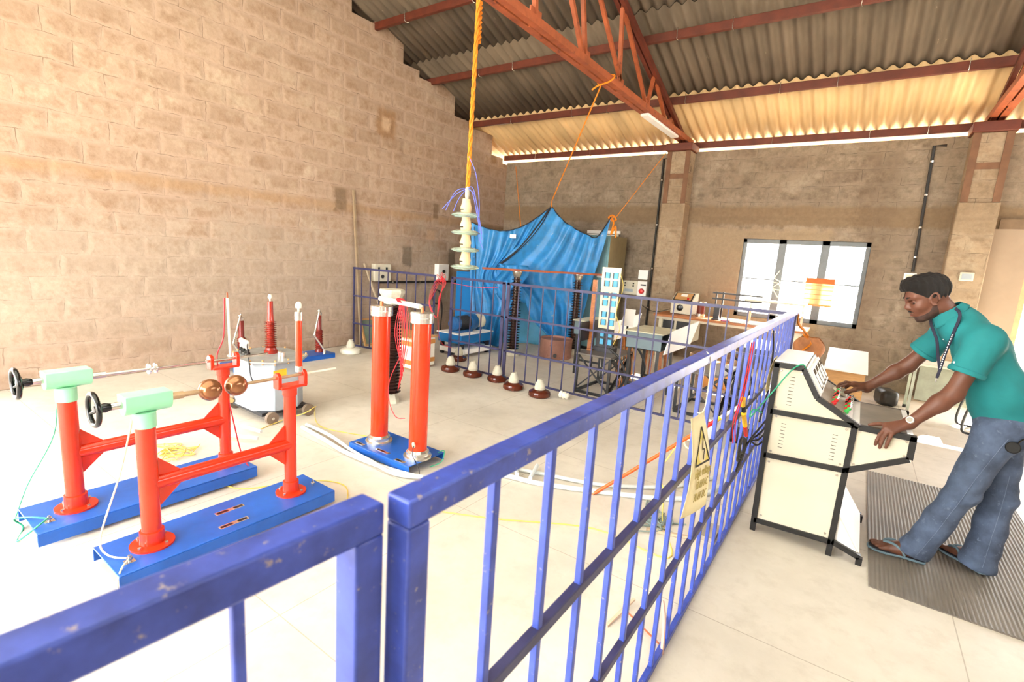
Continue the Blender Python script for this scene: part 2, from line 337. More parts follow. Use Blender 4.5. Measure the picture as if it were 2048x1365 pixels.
# roof: rows of corrugated sheets, each row lapping over the one below
def sheet(y0, y1, dz, name, mat, x0=-8.6, x1=5.3):
    nx = round(82*(x1-x0)); xs = [x0+i*((x1-x0)/nx) for i in range(nx+1)]
    vs = []; 
    for y in (y0, y1): vs += [(x, y, rz(y)+.03+dz+.024*math.sin(2*math.pi*x/.146)) for x in xs]
    n = nx+1; m = MB().add(vs, [(i, i+1, n+i+1, n+i) for i in range(nx)])
    return struct(m.build(name, mat, thick=.006, sharp=3))
sheet(7.8, 9.5, 0, 'ceiling', SHEETL)
sheet(6.28, 7.95, .014, 'ceiling.001', SHEET)
sheet(4.7, 6.42, .028, 'ceiling.002', SHEET)
sheet(3.0, 4.84, .042, 'ceiling.003', SHEET)
sheet(-3.5, 3.0, .03, 'ceiling.004', SHEET, .2, 5.3)
sheet(-3.5, 3.0, .03, 'ceiling.005', SKYL, -5.2, .2)
sheet(-3.5, 3.0, .03, 'ceiling.006', SHEET, -8.6, -5.2)
PL = ['lowest red roof purlin above the top of the back wall', 'red roof purlin at the upper edge of the glowing lower roof strip', 'red roof purlin second up from the glowing lower roof strip', 'highest red roof purlin seen, beside the top of the orange rope']
for k, (y, zz) in enumerate(((9.0, 0), (7.81, 0), (6.6, 0), (5.38, 0))):
    t = thing('roof_purlin', (0, y, rz(y)-.1), PL[k], 'purlin', 'red steel roof purlins')
    sl = -math.atan(.335)
    m = MB().box(-6.7, 5.2, y-.028, y+.028, rz(y)-.108, rz(y)-.004).build('beam', RUSTD, t, bevel=.006)
    for i in range(9):
        x = -5.9+i*1.05+.2*((i*7+k) % 3); MB().tube(sm([(x, y-.034, rz(y)+.02), (x, y-.034, rz(y)-.08), (x, y-.02, rz(y)-.114), (x+.01, y+.036, rz(y)-.112)], 4), .004, 5).build('hook_bolt', STEEL, t)
for k, y in enumerate((4.1,)):
    t = thing('roof_purlin', (0, y, rz(y)-.1), 'red roof purlin nearest the ridge, out past the top of the picture', 'purlin', 'red steel roof purlins'); MB().box(-6.7, 5.2, y-.028, y+.028, rz(y)-.108, rz(y)-.004).build('beam', RUSTD, t)
# trusses
def truss(x, label):
    t = thing('roof_truss', (x, 8.6, 3.58), label, 'roof truss', 'red steel roof trusses')
    for s in (-1, 1): MB().bar((x+s*.045, 9.0, 3.66), (x+s*.045, 0.2, 3.66), .07, .075).build('bottom_chord', RUST, t)
    zc = lambda y: rz(y)-.15
    for s in (-1, 1): MB().bar((x+s*.035, 9.05, zc(9.05)), (x+s*.035, 3, zc(3)), .05, .07).build('top_chord', RUSTD, t)
    zb = 3.7
    nodes = [(8.25, 7.75), (7.75, 7.25), (7.25, 6.9), (7.0, 6.1), (6.75, 6.95), (6.08, 5.9), (6.0, 5.05), (5.1, 5.25), (5.1, 4.6), (4.1, 4.1)]
    for yb, yt in ((6.95, 7.1), (7.75, 7.2), (6.95, 5.95), (6.0, 5.9), (6.1, 4.7), (5.1, 4.75), (5.05, 3.9), (4.1, 3.9), (8.1, 8.0), (7.7, 8.1)):
        MB().bar((x, yb, zb), (x, yt, zc(yt)), .042, .042, (1, 0, 0)).build('brace', RUST, t)
    for yb in (8.0, 6.95, 6.03, 5.1, 4.1): MB().box(x-.008, x+.008, yb-.09, yb+.09, 3.62, 3.8).build('gusset_plate', RUST, t)
    return t
truss(-2.8, 'red steel roof truss above the blue tarpaulin, landing on the far pillar')
truss(1.03, 'red steel roof truss landing on the pillar behind the man')
t = MB().box(-2.86, -2.74, 6.9, 8.25, 3.585, 3.62); one(t, 'tube_light', WHITE, 'white tube light batten fixed under the roof truss', 'lamp', bevel=.01)
# window
wn = thing('window_1', (-.85, YB+.05, WZ0), 'three-light window with dark grey frame in the back wall', 'window'); wn['kind'] = 'structure'
FR = pm('grey_window_frame', (104, 112, 118), .5, 0, .1, 8)
f = MB()
for x in (WX0, -1.18, -.6, WX1-.06): f.box(x, x+.06 if x in (WX0, WX1-.06) else x+.11, YB+.04, YB+.12, WZ0, WZ1)
f.box(WX0, WX1, YB+.04, YB+.12, WZ1-.07, WZ1).box(WX0, WX1, YB+.04, YB+.12, WZ0, WZ0+.07)
f.box(WX0, WX1, YB+.065, YB+.085, 1.455, 1.475)
f.build('frame', FR, wn, bevel=.006)
for a, b in ((WX0+.06, -1.18), (-1.07, -.6), (-.49, WX1-.06)): MB().box(a, b, YB+.075, YB+.079, WZ0+.07, WZ1-.07).build('pane', PANE, wn)
dr = struct(MB().box(1.64, 1.7, YB, YB+.2, 0, 2.32).box(4.34, 4.4, YB, YB+.2, 0, 2.32).box(1.64, 4.4, YB, YB+.2, 2.26, 2.32).build('door_1', pm('door_frame_wood', (196, 150, 112), .6)))
nb = thing('notice_board', (-.54, YB+.03, 1.12), 'faded orange notice taped over the middle of the window', 'notice')
MB().box(-.73, -.35, YB+.01, YB+.016, 1.12, 1.54).build('sheet', pm('orange_notice', (244, 206, 160), .8, 0, .05, 3, trans=.5), nb)
MB().box(-.73, -.35, YB+.006, YB+.01, 1.46, 1.54).build('header', pm('orange_header', (238, 130, 70), .8, trans=.4), nb)
m = MB()
for z in (1.22, 1.29, 1.36, 1.43): m.box(-.72, -.36, YB+.006, YB+.01, z, z+.008)
m.box(-.73, -.35, YB+.006, YB+.01, 1.12, 1.145)
m.build('ruling', pm('notice_lines', (232, 150, 90), .8), nb)
one(MB().tube(sm([(-1.1, YB-.01, 1.62), (-1.16, YB-.01, 1.5), (-1.08, YB-.01, 1.44), (-1.17, YB-.01, 1.34), (-1.06, YB-.01, 1.32), (-1.1, YB-.01, 1.42), (-1.2, YB-.01, 1.4), (-1.08, YB-.01, 1.2)], 6), .006, 6), 'wire_coil', WIREC, 'pale coiled wire hanging on the window mullion', 'wire')
# conduits on the walls
def conduit(pts, label, r=.018): 
    t = thing('conduit', pts[-1], label, 'conduit', 'black wall conduits'); MB().tube(pts, r, 8).build('pipe', PIPEK, t)
    a, b = Vector(pts[-2]), Vector(pts[-1])
    for f_ in (.12, .38, .64, .88):
        p = a.lerp(b, f_); d = (b-a).normalized()*.012; MB().cyl(p-d, p+d, r+.006, 8).build('saddle_clip', STEEL, t)
conduit([(-3.0, 8.87, 3.4), (-3.16, 8.87, 3.4), (-3.15, 8.87, .45)], 'black conduit dropping down the back wall to the red isolator switch')
conduit([(.62, 8.87, 3.38), (.49, 8.87, 3.38), (.53, 8.87, 1.72)], 'black conduit dropping down the back wall behind the head of the man')
conduit([(-6.52, 5.5, .5), (-6.52, 5.5, 1.0), (-6.52, 7.9, 1.0)], 'black conduit running level along the left wall under the switch boxes')
def wbox(name, x0, x1, y0, y1, z0, z1, mat, label, cat, extra=None, group=None):
    t = thing(name, ((x0+x1)/2, (y0+y1)/2, z0), label, cat, group); MB().box(x0, x1, y0, y1, z0, z1).build('body', mat, t, bevel=.008)
    if extra: extra(t)
    return t
def sw1(t):
    for z in (1.24,):
        for y in (5.44, 5.6): MB().box(-6.465, -6.445, y-.014, y+.014, z-.03, z+.012).build('switch', BLACKP, t)
    MB().cyl((-6.465, 5.52, 1.1), (-6.447, 5.52, 1.1), .03, 12).build('socket', DGREY, t)
wbox('switch_box', -6.55, -6.46, 5.36, 5.7, 1.02, 1.3, CREAM, 'cream switch box with two black switches on the left wall', 'switch box', sw1)
wbox('junction_box', -6.55, -6.44, 6.82, 7.1, 1.03, 1.33, WHITE, 'white box on the left wall with red wires hanging in front', 'switch box', lambda t: MB().cyl((-6.45, 6.95, 1.2), (-6.42, 6.95, 1.2), .03).build('socket', DGREY, t))
def sw2(t):
    for x in (-3.6, -3.44):
        for z in (1.17, 1.215): MB().cyl((x, 8.8, z), (x, 8.79, z), .014, 10).build('switch', BLACKP, t)
    MB().box(-3.6, -3.44, 8.797, 8.8, 1.06, 1.11).build('socket', GREY, t)
wbox('switch_box', -3.68, -3.36, 8.8, 8.9, 1.01, 1.26, CREAM, 'cream switch box on the back wall left of the red isolator', 'switch box', sw2)
def sw3(t):
    MB().lathe((-3.27, 8.79, 1.09), [(.05, 0), (.05, .02), (.04, .045), (.02, .05)], 16, (0, -1, 0)).build('knob', KNOBR, t)
    MB().box(-3.3, -3.2, 8.786, 8.79, 1.19, 1.215).build('label_plate', DGREY, t)
wbox('isolator_switch', -3.36, -3.185, 8.79, 8.9, 1.0, 1.27, WHITE, 'grey-white isolator with big round red knob on the back wall', 'switch', sw3)
wbox('junction_box', -3.375, -3.195, 8.82, 8.9, 1.3, 1.47, WHITE, 'small plain white box above the red isolator', 'switch box')
wbox('socket_outlet', .99, 1.13, 8.575, 8.6, 1.64, 1.75, CREAM, 'small cream socket on the pillar behind the man', 'socket', lambda t: MB().box(1.01, 1.11, 8.57, 8.575, 1.66, 1.73).build('plate', GREY, t))
wbox('socket_outlet', .44, .58, 8.85, 8.9, 1.6, 1.7, WHITE, 'white socket below the conduit at the forehead of the man', 'socket', lambda t: MB().box(.46, .56, 8.845, 8.85, 1.62, 1.68).build('plate', CREAM, t))
tl = thing('tube_light', (-4.05, 8.85, 2.05), 'tube light on the back wall above the teal cabinet', 'lamp')
MB().box(-4.5, -3.83, 8.84, 8.9, 2.09, 2.15).build('batten', WHITE, tl, bevel=.006); MB().cyl((-4.48, 8.82, 2.06), (-3.88, 8.82, 2.06), .016, 10).build('tube', WHITE, tl); MB().box(-3.88, -3.84, 8.8, 8.84, 2.03, 2.1).build('end_holder', CREAM, tl)
# ------------------------------------------------------------------ blue steel barriers
FX = -.46
t = thing('steel_barrier', (FX, .43, 0), 'long blue barrier of square bars running from the gate towards the window', 'barrier')
LB = pm('worn_top_rail', (58, 78, 166), .34, .1, .25, 16, chips=(150, 138, 140), chip_at=.62, chip_scale=45)
MB().box(FX-.02, FX+.025, .425, 5.13, 1.235, 1.275).build('top_rail', LB, t, bevel=.004)
MB().box(FX-.02, FX+.025, .425, .465, 0, 1.235).build('post', BLUEF, t, bevel=.004)
MB().box(FX-.02, FX+.02, 5.09, 5.13, 0, 1.235).build('post', NAVY, t, bevel=.004)
for z, n in ((.79, 'middle_rail'), (.375, 'lower_rail'), (.0, 'bottom_rail')): MB().box(FX-.012, FX+.012, .465, 5.09, z, z+.028).build(n, NAVY if z else BLUEF, t, bevel=.003)
for k in range(24):
    y = .644+k*.1905
    if y < 5.08: MB().box(FX-.0085, FX+.0085, y-.0085, y+.0085, .028, 1.236).build('baluster', BLUEF, t, bevel=.002)
t = thing('steel_gate', (-.5, .4, 0), 'blue gate leaf with scuffed paint beside the end of the long barrier', 'gate')
gx = lambda y: -.488-.06*(.41-y)
def gb(y0, y1, z0, z1, w=.045, name='top_rail', mat=BLUEF):
    a, b = gx(y0), gx(y1); m = MB().hexa([(a-w/2, y0, z0), (a+w/2, y0, z0), (b+w/2, y1, z0), (b-w/2, y1, z0)], [(a-w/2, y0, z1), (a+w/2, y0, z1), (b+w/2, y1, z1), (b-w/2, y1, z1)]); return m.build(name, mat, t, bevel=.004)
gb(-.55, .41, 1.225, 1.27, name='top_rail', mat=LB); gb(.368, .41, .02, 1.226, name='stile', mat=BLUEF); gb(-.55, -.51, .02, 1.226, name='stile', mat=BLUEF)
gb(-.51, .37, .78, .81, .025, 'middle_rail'); gb(-.51, .37, .36, .39, .025, 'lower_rail'); gb(-.51, .37, .02, .05, .025, 'bottom_rail')
for y in (.235, .045, -.145, -.335): gb(y-.007, y+.007, .05, 1.226, .014, 'baluster')
def panel(xa, xb, y, bars, label, ya=None, post=True):
    ya = y if ya is None else ya
    t = thing('barrier_panel', ((xa+xb)/2, (y+ya)/2, 0), label, 'barrier', 'cross barrier panels of square bars')
    yy = lambda x: ya+(y-ya)*(x-xa)/(xb-xa)
    for z, n, h in ((1.215, 'top_rail', .03), (.79, 'middle_rail', .022), (.355, 'lower_rail', .022), (.0, 'bottom_rail', .022)):
        MB().bar((xa, yy(xa), z+h/2), (xb, yy(xb), z+h/2), .024, h).build(n, NAVY, t)
    for x in (xa+.015, xb-.015): MB().box(x-(.02 if post else .008), x+(.02 if post else .008), yy(x)-.012, yy(x)+.012, 0, 1.24).build('post', NAVY, t)
    n = round((xb-xa)/.172)
    for i in range(1, n):
        x = xa+(xb-xa)*i/n; MB().box(x-.006, x+.006, yy(x)-.006, yy(x)+.006, .01, 1.22).build('baluster', NAVY, t)
    return t
panel(-6.5, -4.92, 5.16, 9, 'dark blue barrier panel fixed to the left wall behind the brown ribbed insulator', ya=4.98, post=False)
panel(-4.62, -3.71, 5.16, 5, 'short dark blue barrier panel in front of the left half of the tarpaulin')
panel(-3.67, -.5, 5.16, 18, 'long dark blue barrier panel in front of the steel benches, meeting the nearer barrier')
# high voltage sign hung on the long barrier
t = thing('warning_sign', (-.43, 1.95, .62), 'cream card sign with lightning triangle hung on the long blue barrier', 'sign')
A, B, Cc, Dd = Vector((-.432, 1.88, 1.04)), Vector((-.437, 2.06, 1.01)), Vector((-.415, 2.13, .62)), Vector((-.425, 1.76, .73))
A, B, Cc, Dd = Vector((-.444, 1.84, 1.045)), Vector((-.444, 2.02, 1.04)), Vector((-.40, 2.09, .62)), Vector((-.405, 1.72, .71))
def sgn(u, v): 
    p = A.lerp(B, u).lerp(Dd.lerp(Cc, u), v); return (p.x+.02*math.sin(math.pi*v)+.006*math.sin(math.pi*u), p.y, p.z)
MB().grid(sgn, 6, 10).build('card', PAPER, t, thick=.0015)
M = lambda u, v: frame(Vector(sgn(u, v))+Vector((.0035, 0, 0)), Vector(sgn(.7, v))-Vector(sgn(.3, v)), Vector(sgn(u, v-.1))-Vector(sgn(u, v+.1)))
q = lambda u, v: Vector(sgn(u, v))+Vector((.0025, 0, 0))
MB().prism([q(.5, .14), q(.84, .47), q(.16, .47)], (.0008, 0, 0)).build('triangle', PAPERY, t)
m = MB()
tri = [q(.5, .12), q(.88, .48), q(.12, .48)]
for a, b in ((0, 1), (1, 2), (2, 0)): m.bar(tri[a]+Vector((.002, 0, 0)), tri[b]+Vector((.002, 0, 0)), .007, .002, (1, 0, 0))
for a, b in (((.55, .2), (.44, .33)), ((.44, .33), (.55, .34)), ((.55, .34), (.47, .44))): m.bar(q(*a)+Vector((.002, 0, 0)), q(*b)+Vector((.002, 0, 0)), .006, .002, (1, 0, 0))
m.build('lightning_mark', INK, t)
for v, s_, b in ((.56, .036, 'High voltage'), (.69, .034, '50 kV AC'), (.82, .034, '70 kV DC')): text(b, 'lettering', pm('print', (176, 160, 84), .8), t, M(.5, v), s_*1.35)
one(MB().tube(sm([(-.455, 1.97, 1.036), (-.43, 1.975, 1.06), (-.43, 1.97, 1.24), (-.45, 1.97, 1.282)], 5), .002, 5), 'hanging_string', WIREC, 'thin string holding the warning card on the top rail', 'string')
# ------------------------------------------------------------------ sphere-gap and rod-gap stands
def stand(x, ya, yb, y0, y1, x0, x1, spheres, label):
    t = thing('gap_stand', ((x0+x1)/2, (y0+y1)/2, 0), label, 'test stand', 'red test stands on blue bases')
    b = MB()
    b.box(x0, x1, y0, y1, .084, .09).box(x0, x0+.006, y0, y1, .018, .084).box(x1-.006, x1, y0, y1, .018, .084)
    base = b.build('base', BLUE, t, bevel=.004)
    for yy in (y0+.18, y1-.15):
        for xx in (x0+.05, x1-.05): MB().cyl((xx-.012, yy, .018), (xx+.012, yy, .018), .018, 14).build('castor', RUBBER, base)
    if spheres:
        for (u, v, l) in ((x-.05, (y0+y1)/2+.03, .15), (x+.1, (y0+y1)/2-.02, .15)):
            MB().box(u-.016, u+.016, v-l/2, v+l/2, .09, .092).build('nameplate', CHROME, base); MB().box(u-.01, u+.01, v-l/2+.006, v-.01, .092, .0925).box(u-.01, u+.01, v+.02, v+l/2-.006, .092, .0925).build('black_print', BLACKP, base)
    else: MB().box(x+.1, x+.13, 1.0, 1.14, .09, .092).build('nameplate', BLACKP, base)
    tm = MB().cyl((x+.08, y0+.07, .09), (x+.08, y0+.07, .12), .006).cyl((x+.08, y0+.07, .1), (x+.08, y0+.07, .11), .013, 6).box(x+.06, x+.1, y0+.05, y0+.09, .09, .0915); tm.build('earth_terminal', STEEL, base)
    MB().cyl((x+.02, y1-.05, .09), (x+.02, y1-.05, .12), .006).cyl((x+.02, y1-.05, .1), (x+.02, y1-.05, .108), .012, 6).build('earth_terminal', STEEL, base)
    for y, r, zt in ((ya, .041, .715), (yb, .034, .735)):
        p = MB().lathe((x, y, 0), [(r, .09), (r, zt)], 28).build('post', RED, t)
        MB().lathe((x, y, 0), [(r+.052, .09), (r+.052, .1), (r+.012, .104), (r+.01, .165), (r, .168)], 28).build('flange', RED, p)
        for k in range(4):
            a = .5+k*math.pi/2; MB().cyl((x+math.cos(a)*(r+.034), y+math.sin(a)*(r+.034), .1), (x+math.cos(a)*(r+.034), y+math.sin(a)*(r+.034), .112), .008, 6).build('bolt', STEEL, p)
    zc = .4
    MB().cyl((x, ya, zc), (x, yb, zc), .034, 24).build('cross_tube', RED, t)
    for y, s, r in ((ya, 1, .04), (yb, -1, .033)):
        for d in (1, -1): MB().prism([(x-.003, y+s*r*.9, zc+d*.03), (x-.003, y+s*(r+.1), zc+d*.033), (x-.003, y+s*r*.9, zc+d*.13)], (.006, 0, 0)).build('gusset', RED, t)
    # geared head with handwheel
    zs = .815
    h = MB().lathe((x, ya, 0), [(.046, .69), (.046, .765), (.052, .768)], 28)
    prof = [(x+.045*math.cos(a), zs-.055*math.sin(a)*.95+.0) for a in [math.pi*k/10 for k in range(11)]]
    prof = [(x-.05, zs+.042), (x+.05, zs+.042), (x+.05, zs-.0)]+[(x+.05*math.cos(a), zs-.052*math.sin(a)) for a in [math.pi*k/10 for k in range(1, 10)]]+[(x-.05, zs)]
    h.prism([(px, ya-.085, pz) for px, pz in prof], (0, .19, 0))
    h.build('gear_head', GREEN, t, bevel=.006)
    sp = MB().cyl((x, ya-.125, zs), (x, ya-.08, zs), .017, 16).build('spindle_sleeve', STEEL, t)
    yw = ya-.185
    hw = MB().tube([(x+.07*math.cos(a), yw, zs+.07*math.sin(a)) for a in [2*math.pi*k/36 for k in range(36)]], .011, 12, True)
    for k in range(3):
        a = math.pi/2+k*2*math.pi/3; hw.tube([(x, yw+.02, zs), (x+.035*math.cos(a), yw+.012, zs+.035*math.sin(a)), (x+.07*math.cos(a), yw, zs+.07*math.sin(a))], [.012, .009, .008], 8)
    hw.lathe((x, yw, zs), [(.014, 0), (.018, .02), (.022, .04), (.016, .06)], 18, (0, 1, 0)); hw.build('handwheel', BLACKP, t)
    # saddle on the far post
    zz = zs
    sd = MB().lathe((x, yb, 0), [(.04, .7), (.04, .75), (.05, .752)], 24).box(x-.045, x+.045, yb-.075, yb+.085, .75, .766)
    for y in (yb-.085, yb+.075): sd.prism([(x-.03, y, .75), (x+.03, y, .75)]+[(x+.03*math.cos(a), y, zz+.03*math.sin(a)) for a in [math.pi*k/8 for k in range(9)]], (0, .022, 0))
    sd.build('saddle', RED, t, bevel=.004)
    st = pm('spindle_bronze', (188, 160, 124), .35, .5)
    if spheres:
        r = .056; s1, s2 = 1.155, 1.285
        MB().cyl((x, ya+.1, zs), (x, ya+.165, zs), .018, 16).cyl((x, ya+.165, zs), (x, s1, zs), .0125, 14).build('moving_shank', st, t)
        MB().ball((x, s1, zs), r, 28).build('sphere', BRONZE, t); MB().ball((x, s2, zs), r, 28).build('sphere', BRONZE, t)
        MB().cyl((x, s2+.05, zs), (x, yb+.09, zs), .009, 12).build('fixed_shank', st, t); MB().cyl((x, yb+.09, zs), (x, yb+.31, zs), .007, 12).build('shank_end', WHITEC, t)
        y = yb+.06
        rs = MB().lathe((x, y, 0), [(.0185, .86), (.0185, 1.155)], 20).build('resistor', REDI, t)
        MB().lathe((x, y, 0), [(.022, .835), (.022, .868)], 20).build('end_cap', CHROME, rs); MB().lathe((x, y, 0), [(.022, 1.14), (.022, 1.19), (.014, 1.194)], 20).build('end_cap', CHROME, rs)
        MB().lathe((x, y, 0), [(.006, 1.19), (.006, 1.21), (.016, 1.212), (.018, 1.23), (.012, 1.246), (.002, 1.25)], 16).build('terminal_knob', WHITEC, rs)
    else:
        MB().cyl((x, ya+.1, zs-.01), (x, ya+.17, zs-.01), .018, 16).cyl((x, ya+.17, zs-.01), (x, ya+.42, zs-.01), .01, 12).build('moving_shank', STEEL, t)
        y = ya+.37
        MB().lathe((x, y, zs-.01), [(.03, 0), (.032, .008), (.012, .012), (.012, .03), (.03, .034), (.03, .042)], 20, (0, 1, 0)).build('disc_electrode', CHROME, t)
        MB().cyl((x, ya+.42, zs-.01), (x, yb-.02, zs-.01), .006, 10).cyl((x, yb-.1, zs-.01), (x, yb+.3, zs-.01), .009, 12).build('fixed_shank', STEEL, t)
        MB().cyl((x-.02, yb+.06, zz), (x-.035, yb+.06, 1.2), .008, 10).build('white_rod', WHITEC, t); MB().cyl((x-.035, yb+.06, 1.2), (x-.036, yb+.06, 1.235), .005, 8).build('rod_tip', RUST, t)
    return t
stand(-2.65, .865, 1.59, .675, 1.775, -2.815, -2.475, True, 'red stand with two bronze balls and a mint green geared head')
stand(-3.32, .745, 1.53, .545, 1.64, -3.5, -3.13, False, 'red stand with thin rods instead of balls, behind the bronze-ball stand')
# earth wires on the two stands
def wire(pts, r, mat, label, name='wire', k=6, group=None, n=6): return one(MB().tube(sm(pts, k), r, n), name, mat, label, 'wire', group)
wire([(-2.57, .745, .105), (-2.66, .69, .11), (-2.72, .685, .18), (-2.715, .77, .45), (-2.71, .83, .7), (-2.71, .83, .765)], .004, WIREC, 'cream wire running up the near post of the bronze-ball stand')
wire([(-2.57, .745, .102), (-2.52, .7, .1), (-2.47, .665, .06), (-2.44, .66, .01), (-2.5, .6, .006)], .004, WIREC, 'short cream wire from the terminal of the bronze-ball stand to the floor')
wire([(-3.24, .615, .105), (-3.33, .56, .1), (-3.45, .52, .06), (-3.44, .55, .006), (-3.3, .5, .006), (-3.2, .56, .098), (-3.24, .615, .11)], .004, WIREG, 'green earth wire looped over the end of the rod stand base')
wire([(-3.5, .53, .03), (-3.53, .6, .2), (-3.4, .7, .5), (-3.38, .72, .76)], .0025, WIREG, 'thin green wire rising to the gear head of the rod stand')
wire([(-3.355, 1.57, 1.2), (-3.34, 1.55, .95), (-3.33, 1.5, .8), (-3.29, 1.55, .5), (-3.28, 1.6, .2), (-3.25, 1.62, .1), (-3.17, 1.6, .095)], .004, WIRER, 'red wire hanging down the far post of the rod stand')
# ------------------------------------------------------------------ capacitor pair
t = thing('capacitor_pair', (-2.76, 2.53, 0), 'two tall red tubes with alloy caps standing on one blue base', 'capacitor')
b = MB().box(-3.1, -2.43, 2.35, 2.715, .064, .07).box(-3.1, -2.43, 2.35, 2.356, .01, .064).box(-3.1, -2.43, 2.709, 2.715, .01, .064)
base = b.build('base', BLUE, t, bevel=.004)
MB().box(-3.06, -2.96, 2.37, 2.4, .07, .072).box(-2.84, -2.7, 2.39, 2.42, .07, .072).box(-2.6, -2.5, 2.36, 2.39, .07, .072).build('nameplate', CHROME, base)
MB().box(-3.05, -2.99, 2.377, 2.393, .072, .0725).box(-2.83, -2.74, 2.397, 2.413, .072, .0725).box(-2.59, -2.53, 2.367, 2.383, .072, .0725).build('black_print', BLACKP, base)
for x, y in ((-2.95, 2.52), (-2.52, 2.52)):
    c = MB().lathe((x, y, 0), [(.067, .1), (.067, 1.09)], 32).build('column', REDI, t)
    MB().lathe((x, y, 0), [(.105, .07), (.105, .084), (.085, .088), (.085, .115), (.07, .13)], 32).build('flange', CHROME, c)
    MB().lathe((x, y, 0), [(.068, 1.075), (.084, 1.08), (.084, 1.115), (.081, 1.118), (.084, 1.122), (.084, 1.15), (.078, 1.153), (.001, 1.153)], 32).build('cap', CHROME, c)
    MB().cyl((x, y, 1.15), (x, y, 1.185), .012, 10).build('terminal', COPPER, c)
MB().cyl((-2.97, 2.52, 1.205), (-2.54, 2.52, 1.19), .018, 14).build('link_rod', WHITEC, t)
MB().cyl((-2.49, 2.445, .2), (-2.46, 2.42, .195), .012, 10).build('tap', CREAM, t)
m = MB()
for k in range(6): m.tube(sm([(-2.75+.008*k, 2.50, 1.2), (-2.755+.007*k, 2.485, 1.224), (-2.75+.01*k, 2.53, 1.2), (-2.785+.026*k, 2.53, .95), (-2.69-.012*k, 2.52, .68-.03*k), (-2.775+.024*k, 2.5, .95), (-2.73+.008*k, 2.495, 1.18)], 6), .0022, 5)
m.tube(sm([(-2.74, 2.53, .8), (-2.82, 2.5, .6), (-2.8, 2.48, .45), (-2.68, 2.44, .36), (-2.58, 2.44, .37)], 6), .0032, 5)
one(m, 'wire_hank', WIRER, 'hank of red wire hung over the rod between the two red tubes', 'wire')
wire([(-2.46, 2.42, .195), (-2.43, 2.38, .15), (-2.38, 2.4, .05), (-2.34, 2.36, .005)], .003, DGREY, 'thin grey wire from the foot of the right red tube to the floor')
wire([(-2.44, 2.66, .08), (-2.4, 2.68, .1), (-2.37, 2.62, .04), (-2.42, 2.55, .006)], .0035, WIREG, 'green wire at the corner of the base of the red tubes')
# ------------------------------------------------------------------ oil tank transformer on wheels
t = thing('transformer_tank', (-4.37, 2.42, 0), 'grey eight-sided transformer tank on wheels with a red ribbed bushing', 'transformer')
def octo(z, s=1.0, a=.29, b=.24, c=.13):
    P = [(-a, -b+c), (-a+c, -b), (a-c, -b), (a, -b+c), (a, b-c), (a-c, b), (-a+c, b), (-a, b-c)]; return [(-4.37+x*s, 2.42+y*s, z) for x, y in P]
MB().prism(octo(.09), (0, 0, .44)).build('tank', GREY, t, sharp=.3, bevel=.006)
lid = MB().prism(octo(.53, 1.17), (0, 0, .016)).build('lid', pm('lid_grey', (150, 152, 150), .45), t, sharp=.3, bevel=.003)
bo = MB()
oc = octo(0, 1.1)
for i in range(8):
    a, b_ = Vector(oc[i]), Vector(oc[(i+1) % 8])
    for f_ in (.0, .5): p = a.lerp(b_, f_); bo.cyl((p.x, p.y, .515), (p.x, p.y, .56), .008, 6)
bo.build('lid_bolts', PLY, lid)
bx, by = -4.42, 2.47
pr = [(.06, .546), (.06, .57), (.05, .575), (.045, .6)]
for k in range(14): z = .605+k*.0175; pr += [(.03, z), (.052, z+.006), (.03, z+.012)]
pr += [(.03, .855), (.027, .86), (.024, 1.03), (.01, 1.032)]
bs = MB().lathe((bx, by, 0), pr, 26).build('bushing', pm('red_brown_bushing', (158, 48, 34), .2), t)
MB().cyl((bx, by, 1.03), (bx, by, 1.06), .006).lathe((bx, by, 0), [(.016, 1.055), (.019, 1.07), (.012, 1.092), (.002, 1.096)], 14).build('terminal_knob', WHITEC, bs)
for k in range(3):
    x, y = -4.56+k*.075, 2.27-.012*k
    l = MB().lathe((x, y, 0), [(.026, .546), (.024, .575), (.018, .58), (.02, .6), (.012, .61)], 14).build('small_bushing', BLACKP, t); MB().lathe((x, y, 0), [(.012, .605), (.016, .62), (.012, .645), (.02, .65), (.02, .68), (.003, .69)], 12).build('knob', WHITEC, l)
for k in range(2): MB().cyl((-4.2+.055*k, 2.43, .546), (-4.2+.055*k, 2.43, .6), .02, 16).build('filler_cap', CHROME, t)
MB().prism([(-4.085, 2.3, .4), (-4.085, 2.42, .4), (-4.085, 2.42, .47), (-4.085, 2.3, .46)], (.006, 0, 0)).build('yellow_sticker', YEL, t)
MB().box(-4.6, -4.1, 2.2, 2.64, .06, .09).build('skid', DGREY, t)
for x, y in ((-4.05, 2.25), (-4.05, 2.6), (-4.68, 2.25), (-4.68, 2.6)):
    wl = MB().lathe((x, y, .055), [(.02, 0), (.055, 0), (.055, .035), (.02, .035)], 24, (1, 0, 0)).build('wheel', pm('wheel_iron', (120, 104, 88), .6), t); MB().cyl((x-.005, y, .055), (x+.042, y, .055), .014, 12).build('hub', STEEL, wl)
MB().cyl((-4.62, 2.16, .13), (-4.5, 2.14, .13), .02, 12).build('drain_valve', PLY, t)
wire([(-4.41, 2.25, .66), (-4.32, 2.2, .64), (-4.2, 2.15, .56), (-4.12, 2.12, .45), (-4.1, 2.13, .39)], .006, DGREY, 'grey cable drooping from the tank terminals')
